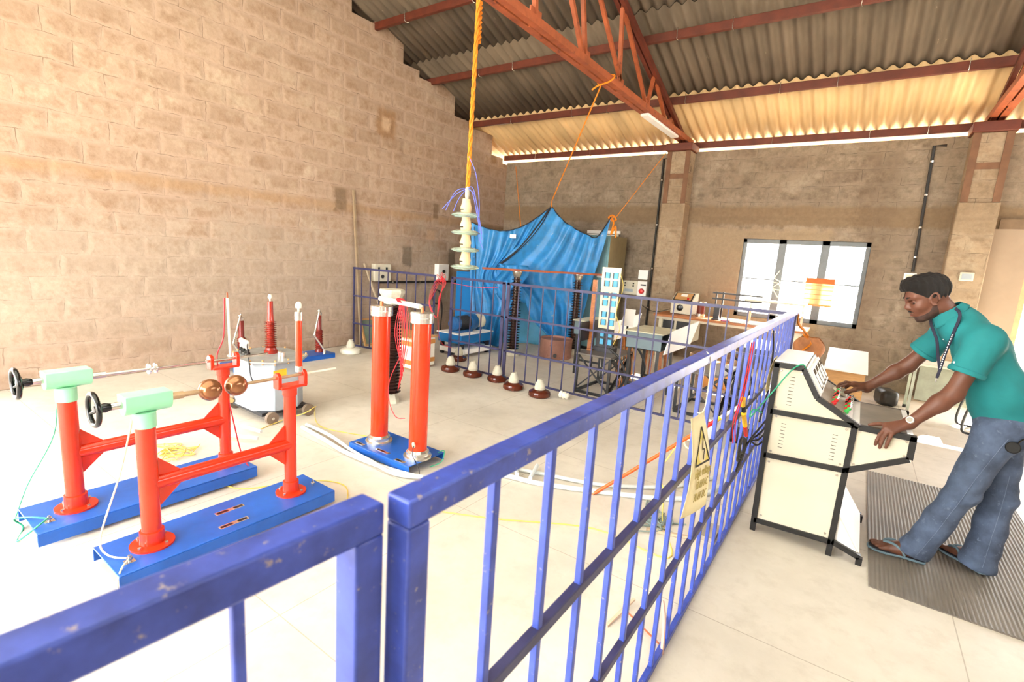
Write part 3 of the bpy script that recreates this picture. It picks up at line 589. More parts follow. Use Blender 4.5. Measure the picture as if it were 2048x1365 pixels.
# rectifier pair by the left wall
t = thing('rectifier_stand', (-6.1, 3.6, 0), 'long blue base by the left wall carrying two dark red insulators and silver arms', 'rectifier')
MB().box(-6.26, -5.93, 2.85, 4.25, .06, .068).box(-6.26, -6.252, 2.85, 4.25, .0, .06).box(-5.938, -5.93, 2.85, 4.25, .0, .06).build('base', BLUE, t, bevel=.004)
for y in (3.05, 4.12):
    pr = [(.055, .068), (.055, .1)]
    for k in range(10): z = .12+k*.026; pr += [(.042, z), (.056, z+.01), (.042, z+.02)]
    pr += [(.032, .39), (.032, .6), (.005, .6)]
    i_ = MB().lathe((-6.12, y, 0), pr, 22).build('insulator', pm('dark_red_insulator', (128, 44, 36), .25), t)
    MB().lathe((-6.12, y, 0), [(.036, .59), (.036, .63), (.012, .64), (.012, .67), (.004, .672)], 18).build('cap', CHROME, i_)
    MB().cyl((-6.12, y, .655), (-6.08, y-.04, .655), .008).tube([(-6.07, y-.03, .66), (-5.98, y-.17, .34)], .014, 10).tube([(-5.98, y-.17, .34), (-5.97, y-.02, .12)], .013, 10).cyl((-5.97, y-.02, .068), (-5.97, y-.02, .13), .02, 12).build('silver_arm', CHROME, t)
# ------------------------------------------------------------------ insulators on the floor
def disc(x, y, r, label, mat=PORC, cap=CAPG, g='brown disc insulators on the floor'):
    t = thing('disc_insulator', (x, y, 0), label, 'insulator', g)
    MB().lathe((x, y, 0), [(.05, .012), (r*.9, 0), (r, .012), (r*1.02, .035), (r*.96, .06), (r*.7, .078), (r*.45, .086), (.05, .09)], 36).build('shed', mat, t)
    c = MB().lathe((x, y, 0), [(.062, .084), (.064, .1), (.058, .135), (.046, .165), (.036, .185), (.03, .2), (.012, .205)], 20)
    c.build('cap', cap, t)
    MB().box(x-.008, x+.008, y-.036, y-.022, .17, .205).build('clevis', cap, t); MB().box(x-.008, x+.008, y+.022, y+.036, .17, .205).build('clevis', cap, t)
    return t
for (x, y, r, l) in ((-2.87, 4.8, .128, 'brown disc insulator nearest the white porcelain stub'), (-3.26, 4.83, .126, 'brown disc insulator second from the white porcelain stub'), (-3.62, 4.98, .124, 'brown disc insulator in the middle of the row along the barrier'), (-3.98, 4.93, .126, 'brown disc insulator fourth from the white porcelain stub'), (-4.36, 4.92, .124, 'brown disc insulator fifth from the white porcelain stub'), (-4.72, 5.5, .12, 'brown disc insulator with cream cap behind the carton')):
    disc(x, y, r, l)
disc(-6.05, 4.6, .15, 'flat white disc insulator on the floor by the left wall', WHITEC, CAPG, None)
one(MB().lathe((-2.66, 4.93, .045), [(.02, 0), (.045, .005), (.03, .03), (.045, .05), (.03, .075), (.04, .1), (.01, .12)], 16, (1, -.2, 0)), 'porcelain_stub', WHITEC, 'small white porcelain stub lying beside the row of brown discs', 'insulator')
t = thing('post_insulator', (-3.85, 3.42, 0), 'tall dark brown ribbed insulator with flared cement caps behind the red tubes', 'insulator')
pr = []
for k in range(26): z = .1+k*.0355; pr += [(.07, z), (.074, z+.006), (.108, z+.014), (.11, z+.019), (.074, z+.027)]
pr += [(.07, 1.03)]
MB().lathe((-3.85, 3.42, 0), [(.06, .09)]+pr, 32).build('ribbed_body', PORCD, t)
MB().lathe((-3.85, 3.42, 0), [(.1, 0), (.098, .015), (.07, .1), (.05, .1)], 8).build('base_fitting', CAPG, t, sharp=.3)
MB().lathe((-3.85, 3.42, 0), [(.06, 1.025), (.08, 1.03), (.092, 1.08), (.125, 1.135), (.128, 1.16), (.12, 1.175), (.02, 1.178)], 8).build('top_fitting', CAPG, t, sharp=.3)
def stack(x, y, zt, label):
    t = thing('ribbed_insulator', (x, y, 0), label, 'insulator', 'black ribbed insulators in front of the tarpaulin')
    pr = []; n = 26
    for k in range(n): z = .1+k*(zt-.2)/n; w_ = (.098 if k < n*.55 else .082); pr += [(.05, z), (w_, z+.008), (w_, z+.014), (.05, z+.024)]
    MB().lathe((x, y, 0), [(.04, .08)]+pr+[(.05, zt-.09)], 24).build('ribbed_body', PORCD, t)
    MB().lathe((x, y, 0), [(.11, 0), (.11, .015), (.07, .05), (.06, .1)], 20).build('base_fitting', CAPG, t)
    MB().lathe((x, y, 0), [(.05, zt-.095), (.06, zt-.08), (.085, zt-.01), (.085, zt), (.01, zt)], 20).build('top_fitting', STEEL, t)
stack(-4.455, 6.5, 1.34, 'black ribbed insulator standing at the opening of the tarpaulin')
stack(-3.85, 7.4, 1.34, 'black ribbed insulator standing behind the rusty drum')
one(MB().bar((-4.8, 6.05, 1.36), (-3.5, 7.87-.2, 1.36), .05, .03), 'cross_bar', RUST, 'brown steel bar laid across the tops of two black insulators', 'bar')
t = thing('steel_drum', (-3.92, 6.96, 0), 'short rusty steel drum in front of the tarpaulin', 'drum')
MB().lathe((-3.92, 6.96, 0), [(.255, 0), (.26, .01), (.26, .29), (.265, .31), (.252, .312), (.248, .28), (.01, .272)], 36).build('shell', pm('rusty_drum', (156, 112, 98), .6, .2, .2, 6, chips=(120, 78, 62), chip_at=.6, chip_scale=12), t)
MB().cyl((-3.8, 6.74, .07), (-3.78, 6.7, .07), .03, 12).build('outlet', DGREY, t)
# hanging string of four glass discs
t = thing('insulator_string', (-2.87, 3.36, 1.45), 'string of four glass disc insulators hanging from the orange rope', 'insulator')
for k in range(4):
    z = 1.915-k*.147; x, y = -2.895+.016*k, 3.377-.012*k
    d = MB().lathe((x, y, z), [(.04, .012), (.09, .008), (.122, -.006), (.127, -.014), (.12, -.02), (.105, -.016), (.1, -.028), (.09, -.016), (.075, -.03), (.064, -.014), (.045, -.02), (.03, -.012)], 36).build('glass_disc', GLASSD, t)
    MB().lathe((x, y, z), [(.044, .008), (.045, .03), (.05, .05), (.042, .075), (.036, .1), (.034, .125), (.008, .128)], 20).build('cap', pm('pale_cap', (226, 196, 150), .6) if k == 0 else bpy.data.materials['pale_cap'], d)
    MB().box(x-.02, x+.01, y-.049, y-.043, z+.09-.06, z+.1-.06).build('stamp', INK, d)
MB().lathe((-2.85, 3.34, 1.455), [(.012, -.02), (.02, -.015), (.016, .02)], 12).build('ball_pin', STEEL, t)
MB().lathe((-2.905, 3.395, 2.04), [(.012, 0), (.02, .03), (.02, .09), (.008, .11)], 10).build('hanger', CAPG, t)
m = MB()
for ph in (0, 2.1, 4.2):
    m.tube([(-2.906-.175*((k)/40)+.011*math.cos(ph+k*.9), 3.397+.23*(k/40)+.011*math.sin(ph+k*.9), 2.14+1.6*k/40) for k in range(41)], .0105, 6)
for ph in (0, 2.1, 4.2): m.tube([(-3.055-.045*((k)/14)+.02*math.cos(ph+k*1.3)+.012, 3.6+.05*(k/14)+.02*math.sin(ph+k*1.3), 3.38+.36*k/14) for k in range(15)], .012, 6)
one(m, 'hanging_rope', ORANGE, 'thick orange twisted rope holding the glass insulator string', 'rope')
m = MB()
for (a, b) in (((-3.0, 3.36, 2.08), (-3.1, 3.3, 1.95)), ((-2.98, 3.33, 2.1), (-3.06, 3.3, 1.94)), ((-2.8, 3.36, 2.1), (-2.72, 3.4, 1.7)), ((-2.82, 3.4, 2.06), (-2.74, 3.42, 1.75)), ((-2.83, 3.38, 2.08), (-2.73, 3.36, 1.82)), ((-2.95, 3.34, 2.04), (-2.98, 3.31, 1.93))):
    m.tube(sm([(-2.905, 3.39, 2.13), a, b], 8), .003, 5)
m.tube(sm([(-2.93, 3.42, 2.4), (-2.84, 3.42, 2.25), (-2.77, 3.4, 2.0), (-2.76, 3.4, 1.75), (-2.7, 3.4, 1.62)], 8), .003, 5)
one(m, 'cord_tassel', WIREB, 'loose blue cord ends tied round the top of the glass string', 'cord')
# ------------------------------------------------------------------ tarpaulin tent, cabinets and ropes
def curve(P, t):
    P = [Vector(p) for p in P]; n = len(P)-1; s = min(max(t, 0), 1)*n; i = min(int(s), n-1); f = s-i
    a, b, c, d = P[max(i-1, 0)], P[i], P[i+1], P[min(i+2, n)]
    return .5*((2*b)+(c-a)*f+(2*a-5*b+4*c-d)*f*f+(3*b-3*c+d-a)*f**3)
def coons(T_, B_, L_, R_, folds, amp):
    c00, c10, c01, c11 = Vector(T_[0]), Vector(T_[-1]), Vector(B_[0]), Vector(B_[-1])
    def fn(u, v):
        p = curve(T_, u)*(1-v)+curve(B_, u)*v+curve(L_, v)*(1-u)+curve(R_, v)*u-(c00*(1-u)*(1-v)+c10*u*(1-v)+c01*(1-u)*v+c11*u*v)
        e = math.sin(math.pi*min(1, max(0, u)))**.5
        w = amp*e*(math.sin(folds*math.pi*u+1.6*v+1.2*math.sin(5*v+3*u))*(.3+.7*v)+.45*math.sin(folds*2.3*math.pi*u*(1-.3*v)-4*v)*(1-.4*v))
        w += amp*.5*math.sin(9*v+7*u)*math.sin(4*u+2*v)*e
        return p+Vector((.58*w, -.81*w, 0))
    return fn
tp = thing('tarpaulin', (-4.4, 7.2, .02), 'big blue tarpaulin hung up by orange ropes and tied in a peak', 'tarpaulin')
T1 = [(-5.44, 6.5, 2.07), (-5.22, 6.66, 1.99), (-5.0, 6.82, 1.965), (-4.77, 6.98, 2.05), (-4.56, 7.13, 2.22), (-4.38, 7.26, 2.41)]
B1 = [(-5.34, 6.57, .01), (-5.18, 6.69, .01), (-5.06, 6.77, .015), (-4.94, 6.86, .02)]
L1 = [(-5.44, 6.5, 2.07), (-5.43, 6.51, 1.38), (-5.4, 6.53, .62), (-5.34, 6.57, .01)]
R1 = [(-4.38, 7.26, 2.41), (-4.64, 7.07, 1.93), (-5.0, 6.8, 1.43), (-4.76, 6.98, 1.05), (-4.87, 6.9, .49), (-4.94, 6.86, .02)]
MB().grid(coons(T1, B1, L1, R1, 7, .05), 60, 70).build('left_flap', TARP, tp, sharp=3, thick=.002)
T2 = [(-4.38, 7.26, 2.41), (-4.22, 7.37, 2.21), (-4.04, 7.5, 2.08), (-3.87, 7.62, 2.0), (-3.73, 7.72, 1.97), (-3.57, 7.83, 2.3)]
L2 = [(-4.38, 7.26, 2.41), (-4.64, 7.07, 1.93), (-4.99, 6.8, 1.43), (-4.69, 7.04, .93), (-4.53, 7.15, .52), (-4.23, 7.37, .19)]
R2 = [(-3.57, 7.83, 2.3), (-3.64, 7.78, 1.77), (-3.74, 7.71, 1.26), (-3.84, 7.68, .66), (-3.92, 7.66, .2)]
B2 = [(-4.23, 7.37, .19), (-4.12, 7.5, .1), (-4.02, 7.62, .1), (-3.92, 7.66, .2)]
MB().grid(coons(T2, B2, L2, R2, 6, .06), 60, 70).build('right_flap', TARP, tp, sharp=3, thick=.002)
sd = [(-4.385, 7.245, 2.41), (-4.62, 7.07, 1.95), (-4.8, 6.93, 1.66), (-5.0, 6.78, 1.44)]
MB().tube(sm(sd, 8), .012, 6).tube(sm([(-4.38, 7.24, 2.4), (-4.5, 7.1, 2.05), (-4.72, 6.93, 1.7), (-4.98, 6.77, 1.42)], 8), .008, 6).build('seam', TARPK, tp)
MB().tube([curve(T1, k/30)+Vector((0, -.008, .004)) for k in range(31)], .009, 6).tube([curve(T2, k/30)+Vector((0, -.008, .004)) for k in range(31)], .009, 6).build('hem', TARPK, tp)
MB().tube(sm([(-5.36, 6.48, 2.0), (-5.3, 6.5, 1.4), (-5.28, 6.5, .8), (-5.2, 6.55, .3), (-5.1, 6.62, .05)], 8), .006, 6).build('draw_cord', TARPK, tp)
sp = MB().grid(lambda u, v: Vector((-5.0+u*.5+.05*math.sin(9*v), 6.72+.1*u+.04*math.sin(14*u+5*v), 1.43-v*(.5+.12*math.sin(8*u)))), 14, 14).build('gathered_knot', TARP, tp, sharp=3, thick=.002)
MB().box(-4.87, -4.77, 6.83, 6.836, 1.86, 1.92).rot(.62, Vector((-4.82, 6.83, 1.9))).build('white_label', WHITE, tp)
# back of the tent: second sheet, paled to show sunlight passing through
MB().grid(lambda u, v: Vector((-5.3+1.1*u, 7.45+.45*u+.06*math.sin(12*u+3*v)-.3*v*(1-u), 1.9-1.88*v+.1*math.sin(9*u)*(1-v))), 40, 24).build('rear_sheet', pm('pale_blue_sheet', (120, 205, 240), .5, 0, .1, 4, trans=.4), tp, sharp=3, thick=.002)
one(MB().tube([(-4.38, 7.25, 2.4), (-4.33, 7.17, 2.5), (-2.85, 5.62, 3.6)], .009, 6).tube(sm([(-2.87, 5.6, 3.6), (-2.9, 5.64, 3.7), (-2.7, 5.64, 3.7), (-2.72, 5.58, 3.62), (-2.87, 5.6, 3.6), (-2.95, 5.6, 3.56)], 5), .01, 6), 'tie_rope', ORANGE, 'orange rope from the peak of the tarpaulin up to the roof truss', 'rope', 'orange ropes holding the tarpaulin')
one(MB().tube([(-3.58, 7.82, 2.28), (-3.5, 7.9, 2.33), (-3.03, 8.58, 3.44)], .006, 6).tube(sm([(-3.55, 7.84, 2.28), (-3.5, 7.8, 2.2), (-3.52, 7.78, 2.02), (-3.46, 7.8, 2.16), (-3.44, 7.8, 1.98)], 5), .014, 6).tube(sm([(-3.6, 7.8, 2.3), (-3.52, 7.78, 2.33), (-3.48, 7.84, 2.27), (-3.56, 7.86, 2.25), (-3.6, 7.8, 2.3)], 5), .014, 6), 'tie_rope', ORANGE, 'orange rope and knot at the right top corner of the tarpaulin', 'rope', 'orange ropes holding the tarpaulin')
one(MB().tube([(-4.77, 6.97, 2.06), (-4.8, 7.0, 2.1), (-6.3, 8.87, 3.4)], .007, 6), 'tie_rope', ORANGE, 'orange rope from the dip in the tarpaulin up to the corner of the walls', 'rope', 'orange ropes holding the tarpaulin')
t = thing('cabinet', (-5.66, 6.75, 0), 'bright blue cabinet standing at the left edge of the tarpaulin', 'cabinet')
MB().box(-5.86, -5.47, 6.66, 7.4, .05, 1.25).build('body', CABB, t, bevel=.006); MB().box(-5.83, -5.5, 6.645, 6.66, .08, 1.22).build('door', CABB, t, bevel=.004); MB().box(-5.84, -5.49, 6.7, 7.36, 0, .05).build('plinth', BLACKS, t)
t = thing('cabinet', (-3.85, 8.4, 0), 'teal grey steel cabinet behind the right edge of the tarpaulin', 'cabinet')
MB().box(-4.1, -3.62, 8.0, 8.7, .06, 2.02).build('body', TEAL, t, bevel=.006); MB().box(-4.07, -3.65, 7.985, 8.0, .1, 1.98).build('door', TEAL, t, bevel=.004); MB().box(-3.72, -3.7, 7.97, 7.985, 1.0, 1.12).build('handle', CHROME, t); MB().box(-3.8, -3.7, 7.983, 7.986, 1.3, 1.33).build('nameplate', WHITE, t)
MB().box(-3.618, -3.612, 8.0, 8.7, .06, 2.02).build('side_panel', OLIVE, t); MB().box(-4.08, -3.64, 8.03, 8.67, 0, .06).build('plinth', BLACKS, t)
# things against the left wall
one(MB().bar((-6.53, 4.985, 2.4), (-6.42, 5.08, .0), .03, .035), 'wooden_batten', pm('grey_batten', (150, 130, 104), .8), 'thin grey batten leaning on the left wall beside the barrier', 'batten')
one(MB().cyl((-6.53, 5.2, 1.3), (-6.28, 5.62, .01), .02, 10), 'steel_pipe', pm('dull_pipe', (176, 160, 136), .5, .3), 'pale pipe leaning behind the barrier panel at the left wall', 'pipe')
gp = thing('framed_glass', (-6.4, 5.3, 0), 'small pane of greenish glass leaning against the foot of the left wall', 'glass pane')
MB().hexa([(-6.36, 5.12, 0), (-6.354, 5.12, 0), (-6.354, 5.55, 0), (-6.36, 5.55, 0)], [(-6.5, 5.12, .4), (-6.494, 5.12, .4), (-6.494, 5.55, .4), (-6.5, 5.55, .4)]).build('pane', pm('green_pane', (128, 140, 120), .1, 0, .1), gp)
f = MB()
for a, b in (((-6.352, 5.1, .012), (-6.352, 5.57, .012)), ((-6.49, 5.1, .41), (-6.49, 5.57, .41)), ((-6.352, 5.11, .01), (-6.49, 5.11, .41)), ((-6.352, 5.56, .01), (-6.49, 5.56, .41))): f.bar(a, b, .03)
f.build('frame', PLY, gp)
one(MB().hexa([(-6.28, 5.6, 0), (-6.26, 5.6, 0), (-6.26, 6.2, 0), (-6.28, 6.2, 0)], [(-6.52, 5.6, .6), (-6.5, 5.6, .6), (-6.5, 6.2, .6), (-6.52, 6.2, .6)]), 'plywood_board', pm('weathered_board', (150, 130, 106), .8), 'weathered board leaning on the left wall behind the carton', 'board')
t = thing('carton', (-4.99, 4.72, .0), 'white carton banded with brown tape on the floor behind the red tubes', 'carton')
MB().box(-5.32, -4.67, 4.5, 4.93, .03, .42).build('box', BOARDW, t, bevel=.006)
m = MB()
for z in (.08, .33): m.box(-5.323, -4.667, 4.497, 4.933, z, z+.06)
m.box(-5.04, -4.96, 4.495, 4.935, .03, .423).build('tape', CARD, t)
MB().box(-5.35, -4.64, 4.48, 4.95, .425, .44).build('lid_board', PLY, t)
MB().box(-5.27, -4.72, 4.55, 4.62, 0, .03).build('batten', PLY, t); MB().box(-5.27, -4.72, 4.82, 4.89, 0, .03).build('batten', PLY, t)
# motor on a blue bench
t = thing('steel_bench', (-5.05, 6.03, 0), 'low blue steel bench with white top carrying the electric motor', 'bench')
MB().box(-5.3, -4.82, 5.66, 6.4, .2, .34).build('channel', CABB, t, bevel=.006); MB().box(-5.32, -4.8, 5.64, 6.42, .34, .352).build('top', WHITE, t); MB().box(-5.28, -4.78, 5.68, 6.38, .05, .12).build('lower_shelf', WHITE, t)
for x in (-5.26, -4.86):
    for y in (5.72, 6.34): MB().box(x-.025, x+.025, y-.025, y+.025, 0, .2).build('leg', DGREY, t)
t = thing('electric_motor', (-5.05, 6.05, .352), 'blue and black electric motor lying on the low blue bench', 'motor')
mb_ = pm('motor_blue', (24, 84, 140), .35); MB().lathe((-5.05, 5.68, .49), [(.02, 0), (.08, .01), (.11, .05), (.11, .12)], 24, (0, 1, 0)).build('end_shield', mb_, t)
pr = []
for k in range(12): pr += [(.1, .12+k*.02), (.112, .125+k*.02), (.112, .132+k*.02), (.1, .137+k*.02)]
MB().lathe((-5.05, 5.68, .49), pr, 24, (0, 1, 0)).build('finned_housing', BLACKS, t); MB().lathe((-5.05, 5.68, .49), [(.13, .36), (.135, .37), (.135, .5), (.13, .51)], 24, (0, 1, 0)).build('coupling_guard', mb_, t)
MB().lathe((-5.05, 5.68, .49), [(.03, .5), (.04, .58), (.1, .6), (.115, .63), (.115, .7), (.1, .72), (.02, .72)], 24, (0, 1, 0)).build('fan', CREAM, t)
MB().box(-5.15, -4.95, 5.74, 6.08, .352, .385).build('foot', mb_, t); MB().box(-5.12, -4.98, 6.26, 6.34, .352, .4).build('foot', mb_, t)
# red wires on the left barrier
m = MB()
for k in range(4):
    m.tube(sm([(-4.77+.02*k, 5.1, 1.2), (-4.86+.03*k, 5.09, 1.16), (-4.96+.02*k, 5.09, .95), (-4.94, 5.08, .78+.02*k), (-4.8, 5.08, .66), (-4.74-.01*k, 5.08, .95), (-4.72+.02*k, 5.09, 1.15), (-4.76, 5.1, 1.24)], 6), .0035, 5)
m.tube(sm([(-4.78, 5.08, .9), (-4.77, 5.08, .6), (-4.74, 5.08, .4), (-4.66, 5.08, .3), (-4.5, 5.08, .28)], 6), .0035, 5)
for k in range(5): a = k*1.3; m.tube(sm([(-4.75, 5.1, 1.2), (-4.75+.09*math.cos(a), 5.08, 1.22+.07*math.sin(a)), (-4.72+.05*math.cos(a+1), 5.08, 1.2+.08*math.sin(a+1)), (-4.74, 5.09, 1.18)], 6), .0035, 5)
one(m, 'wire_bundle', WIRER, 'tangle of red wire tied between two barrier panels', 'wire')
one(MB().tube(sm([(-4.6, 5.13, 1.16), (-4.2, 5.13, 1.14), (-3.8, 5.13, 1.165)], 6), .003, 5), 'wire', WIRER, 'thin red wire stretched along the short barrier panel', 'wire')
one(MB().tube([(-6.49+.0, 6.85+.1*math.cos(a), .72+.13*math.sin(a)) for a in [2*math.pi*k/24 for k in range(24)]], .014, 6, True).tube(sm([(-6.49, 6.95, .7), (-6.46, 6.98, .5), (-6.46, 6.96, .2), (-6.4, 6.9, .015)], 6), .012, 6), 'cable_coil', WIREK, 'black cable coil hanging on the left wall under the white box', 'cable')
# ------------------------------------------------------------------ student benches, trays, panel board
def bench(x0, y0, w, d, label, back=True):
    t = thing('steel_seat_frame', (x0+w/2, y0+d/2, 0), label, 'bench', 'black steel seat frames behind the barrier')
    sx, sy, b = .03, .03, MB()
    for y in (y0, y0+d):
        MB().bar((x0, y, .015), (x0+w, y, .015), .03).build('foot_rail', BLACKS, t)
        for x in (x0, x0+w): MB().bar((x, y, .03), (x, y, .47 if x > x0 or not back else .86), .03, .03, (1, 0, 0)).build('leg', BLACKS, t)
        MB().bar((x0, y, .05), (x0+w, y, .46), .016, .016, (0, 1, 0)).bar((x0, y+.017, .46), (x0+w, y+.017, .05), .016, .016, (0, 1, 0)).build('cross_brace', BLACKS, t)
    for x in (x0, x0+w): MB().bar((x, y0, .015), (x, y0+d, .015), .03).build('side_rail', BLACKS, t)
    MB().bar((x0+w, y0, .03), (x0+w, y0+d, .46), .03).bar((x0+w+.031, y0, .46), (x0+w+.031, y0+d, .03), .03).build('end_brace', BLACKS, t)
    for s in (0, 1):
        y = y0+s*d
        MB().tube(sm([(x0+w*.9, y-.02, .03), (x0+w+.12, y-.02, .12), (x0+w+.2, y-.02, .3), (x0+w+.12, y-.02, .5), (x0+w*.95, y-.02, .6)], 6), .014, 8).build('curved_bar', BLACKS, t)
    MB().box(x0-.02, x0+w+.02, y0-.03, y0+d+.03, .47, .495).build('seat', pm('dark_laminate', (96, 88, 80), .4), t, bevel=.005)
    if back: MB().box(x0-.02, x0+.005, y0+.02, y0+d-.02, .62, .85).build('backrest', DGREY, t, bevel=.005)
    return t
bench(-2.68, 5.32, .42, .64, 'black steel seat frame carrying the board of blue relays')
bench(-1.5, 5.42, .45, .66, 'black steel seat frame behind the barrier, under the pale planks', False)
def tray(x0, y0, label, w=.42, d=.6, z0=.62):
    t = thing('tray_desk', (x0+w/2, y0+d/2, 0), label, 'desk', 'grey steel tray desks with white lids')
    q = MB().box(x0, x0+w, y0, y0+d, z0, z0+.006).box(x0, x0+w, y0, y0+.006, z0, z0+.19).box(x0, x0+w, y0+d-.006, y0+d, z0, z0+.19).box(x0, x0+.006, y0, y0+d, z0, z0+.19)
    q.build('tray', TRAY, t); MB().box(x0-.02, x0+w+.02, y0-.02, y0+d+.02, z0+.19, z0+.205).build('top', pm('desk_top', (190, 186, 160), .4), t, bevel=.003)
    MB().hexa([(x0+w+.04, y0-.02, z0-.02), (x0+w+.052, y0-.02, z0-.02), (x0+w+.152, y0+d, z0+.03), (x0+w+.14, y0+d, z0+.03)], [(x0+w+.1, y0-.02, z0+.25), (x0+w+.112, y0-.02, z0+.25), (x0+w+.232, y0+d, z0+.34), (x0+w+.22, y0+d, z0+.34)]).build('lid', WHITE, t)
    MB().bar((x0+w, y0+.1, z0+.1), (x0+w+.1, y0+.1, z0+.12), .02).bar((x0+w, y0+d-.1, z0+.1), (x0+w+.1, y0+d-.1, z0+.15), .02).build('lid_stay', BLACKS, t)
    for x in (x0+.04, x0+w-.04):
        for y in (y0+.04, y0+d-.04): MB().bar((x, y, 0), (x, y, z0), .03, .03, (1, 0, 0)).build('leg', BLACKS, t)
    MB().bar((x0+.04, y0+.04, .2), (x0+w-.04, y0+.04, .2), .025).bar((x0+.04, y0+d-.04, .2), (x0+w-.04, y0+d-.04, .2), .025).build('stretcher', BLACKS, t)
    return t
tray(-2.17, 5.5, 'grey tray desk with raised white lid in the middle of the seat frames')
tray(-3.2, 6.15, 'grey tray desk behind the board of blue relays', .5, .6, .56)
t = thing('panel_stand', (-2.44, 6.12, 0), 'white square lid on a thin stand right of the relay board', 'stand')
MB().hexa([(-2.5, 6.1, .78), (-2.33, 6.1, .78), (-2.33, 6.11, .78), (-2.5, 6.11, .78)], [(-2.47, 6.13, 1.0), (-2.33, 6.13, 1.0), (-2.33, 6.14, 1.0), (-2.47, 6.14, 1.0)]).build('plate', WHITE, t); MB().bar((-2.41, 6.115, 0), (-2.41, 6.115, .8), .02).build('stand', BLACKS, t); MB().box(-2.5, -2.32, 6.05, 6.2, 0, .02).build('foot', BLACKS, t)
t = thing('relay_panel', (-2.48, 5.62, .495), 'tall pale board with two columns of blue relays standing on a seat frame', 'control board')
MB().hexa([(-2.585, 5.6, .55), (-2.375, 5.6, .55), (-2.375, 5.62, .55), (-2.585, 5.62, .55)], [(-2.6, 5.6, 1.52), (-2.36, 5.6, 1.52), (-2.36, 5.62, 1.52), (-2.6, 5.62, 1.52)]).build('board', pm('pale_laminate', (232, 216, 186), .3, 0, .05), t, bevel=.004)
MB().box(-2.61, -2.35, 5.56, 5.7, .495, .55).build('base', DGREY, t); MB().box(-2.59, -2.37, 5.59, 5.6, .55, .78).build('dark_apron', DGREY, t)
for c in range(2):
    for r in range(8):
        z = .6+r*.118+(.0 if r % 2 else .022); x = -2.515+c*.105
        rl = MB().box(x-.018, x+.028, 5.57, 5.6, z-.034, z+.034).build('relay', SKYB, t); MB().box(x-.034, x-.018, 5.575, 5.6, z-.036, z+.034).build('socket_edge', BLACKS, rl)
MB().bar((-2.66, 5.57, .495), (-2.66, 5.57, 1.36), .035, .05, (1, 0, 0)).build('upright', WOOD, t); MB().box(-2.66, -2.6, 5.5, 5.6, .495, .515).build('foot', WOOD, t)
wire([(-2.36, 5.58, 1.46), (-2.3, 5.57, 1.3), (-2.35, 5.56, 1.0), (-2.29, 5.57, .8), (-2.35, 5.56, .6)], .004, WIREY, 'yellow wire hanging down the side of the relay board')
t = thing('wooden_stool', (-2.06, 6.3, 0), 'small brown wooden stool under the tray desks', 'stool')
MB().box(-2.2, -1.92, 6.17, 6.45, .5, .53).build('seat', WOOD, t, bevel=.006)
for x in (-2.17, -1.95):
    for y in (6.2, 6.42): MB().bar((x, y, 0), (x+(.02 if x < -2.1 else -.02), y, .5), .035).build('leg', WOOD, t)
MB().bar((-2.17, 6.2, .14), (-1.95, 6.2, .14), .03).bar((-2.17, 6.42, .14), (-1.95, 6.42, .14), .03).build('stretcher', WOOD, t)
m = MB()
for k in range(7): m.tube(sm([(-2.42+.02*k, 5.98, .66), (-2.4+.03*k, 5.94, .45), (-2.43+.04*k, 5.95, .2), (-2.36+.02*k, 5.9, .02)], 5), .006, 5)
one(m, 'wire_bundle', pm('orange_wire', (206, 120, 50), .5), 'bundle of orange wires hanging under the middle tray desk', 'wire')
for k, (x0, x1, y, z, l) in enumerate(((-1.95, -1.2, 7.2, 0, 'bottom plank of the timber pile under the window bench'), (-1.92, -1.25, 7.25, .12, 'middle plank of the timber pile under the window bench'), (-1.9, -1.3, 7.3, .24, 'top plank of the timber pile under the window bench'))):
    t = one(MB().box(x0, x1, y, y+.5-.05*k, z, z+.12), 'timber_plank', pm('plank_wood_%d' % k, (158-8*k, 126-6*k, 96-4*k), .75, 0, .2, 4, stretch=(2, 10, 20)), l, 'plank', 'planks of the timber pile', bevel=.006)
one(MB().box(-1.62, -1.3, 6.9, 7.15, 0, .34).rot(.3, Vector((-1.46, 7.02, 0))), 'cardboard_box', CARD, 'small open brown box on the floor before the timber pile', 'box', bevel=.005)
t = thing('white_table', (-.75, 5.87, 0), 'narrow white-topped table behind the far end of the long barrier', 'table')
MB().box(-.95, -.55, 5.6, 6.15, .8, .84).build('top', WHITE, t, bevel=.005)
for x in (-.92, -.58):
    for y in (5.64, 6.11): MB().bar((x, y, 0), (x, y, .8), .035, .035, (1, 0, 0)).build('leg', BLACKS, t)
MB().box(-.92, -.58, 5.62, 5.63, .66, .8).build('apron', DGREY, t)
# workbench below the window
t = thing('workbench', (-1.55, 8.3, 0), 'long workbench with brown edge under the window', 'bench')
MB().box(-2.7, -.55, 7.9, 8.6, .775, .81).build('top', WOOD, t, bevel=.004); MB().box(-2.66, -.6, 7.94, 8.56, .735, .775).build('apron', CREAM, t)
cb = MB().box(-2.62, -2.1, 8.0, 8.5, .4, .735).build('drawer_unit', CREAM, t, bevel=.004)
MB().box(-2.56, -2.38, 7.99, 8.0, .56, .72).build('opening', BLACKS, cb); MB().box(-2.34, -2.14, 7.99, 8.0, .56, .72).build('opening', BLACKS, cb)  # black plates stand in for the shade inside two niches
for x in (-2.6, -.66):
    for y in (8.0, 8.5): MB().bar((x, y, 0), (x, y, .735), .05, .05, (1, 0, 0)).build('leg', CREAM, t)
t = thing('meter_box', (-2.36, 8.35, .81), 'cream test meter with sloping panel and black dial on the workbench', 'meter')
MB().prism([(-2.53, 8.2, .82), (-2.53, 8.55, .82), (-2.53, 8.55, 1.16), (-2.53, 8.4, 1.16), (-2.53, 8.2, 1.02)], (.34, 0, 0)).build('case', CREAM, t, bevel=.008)
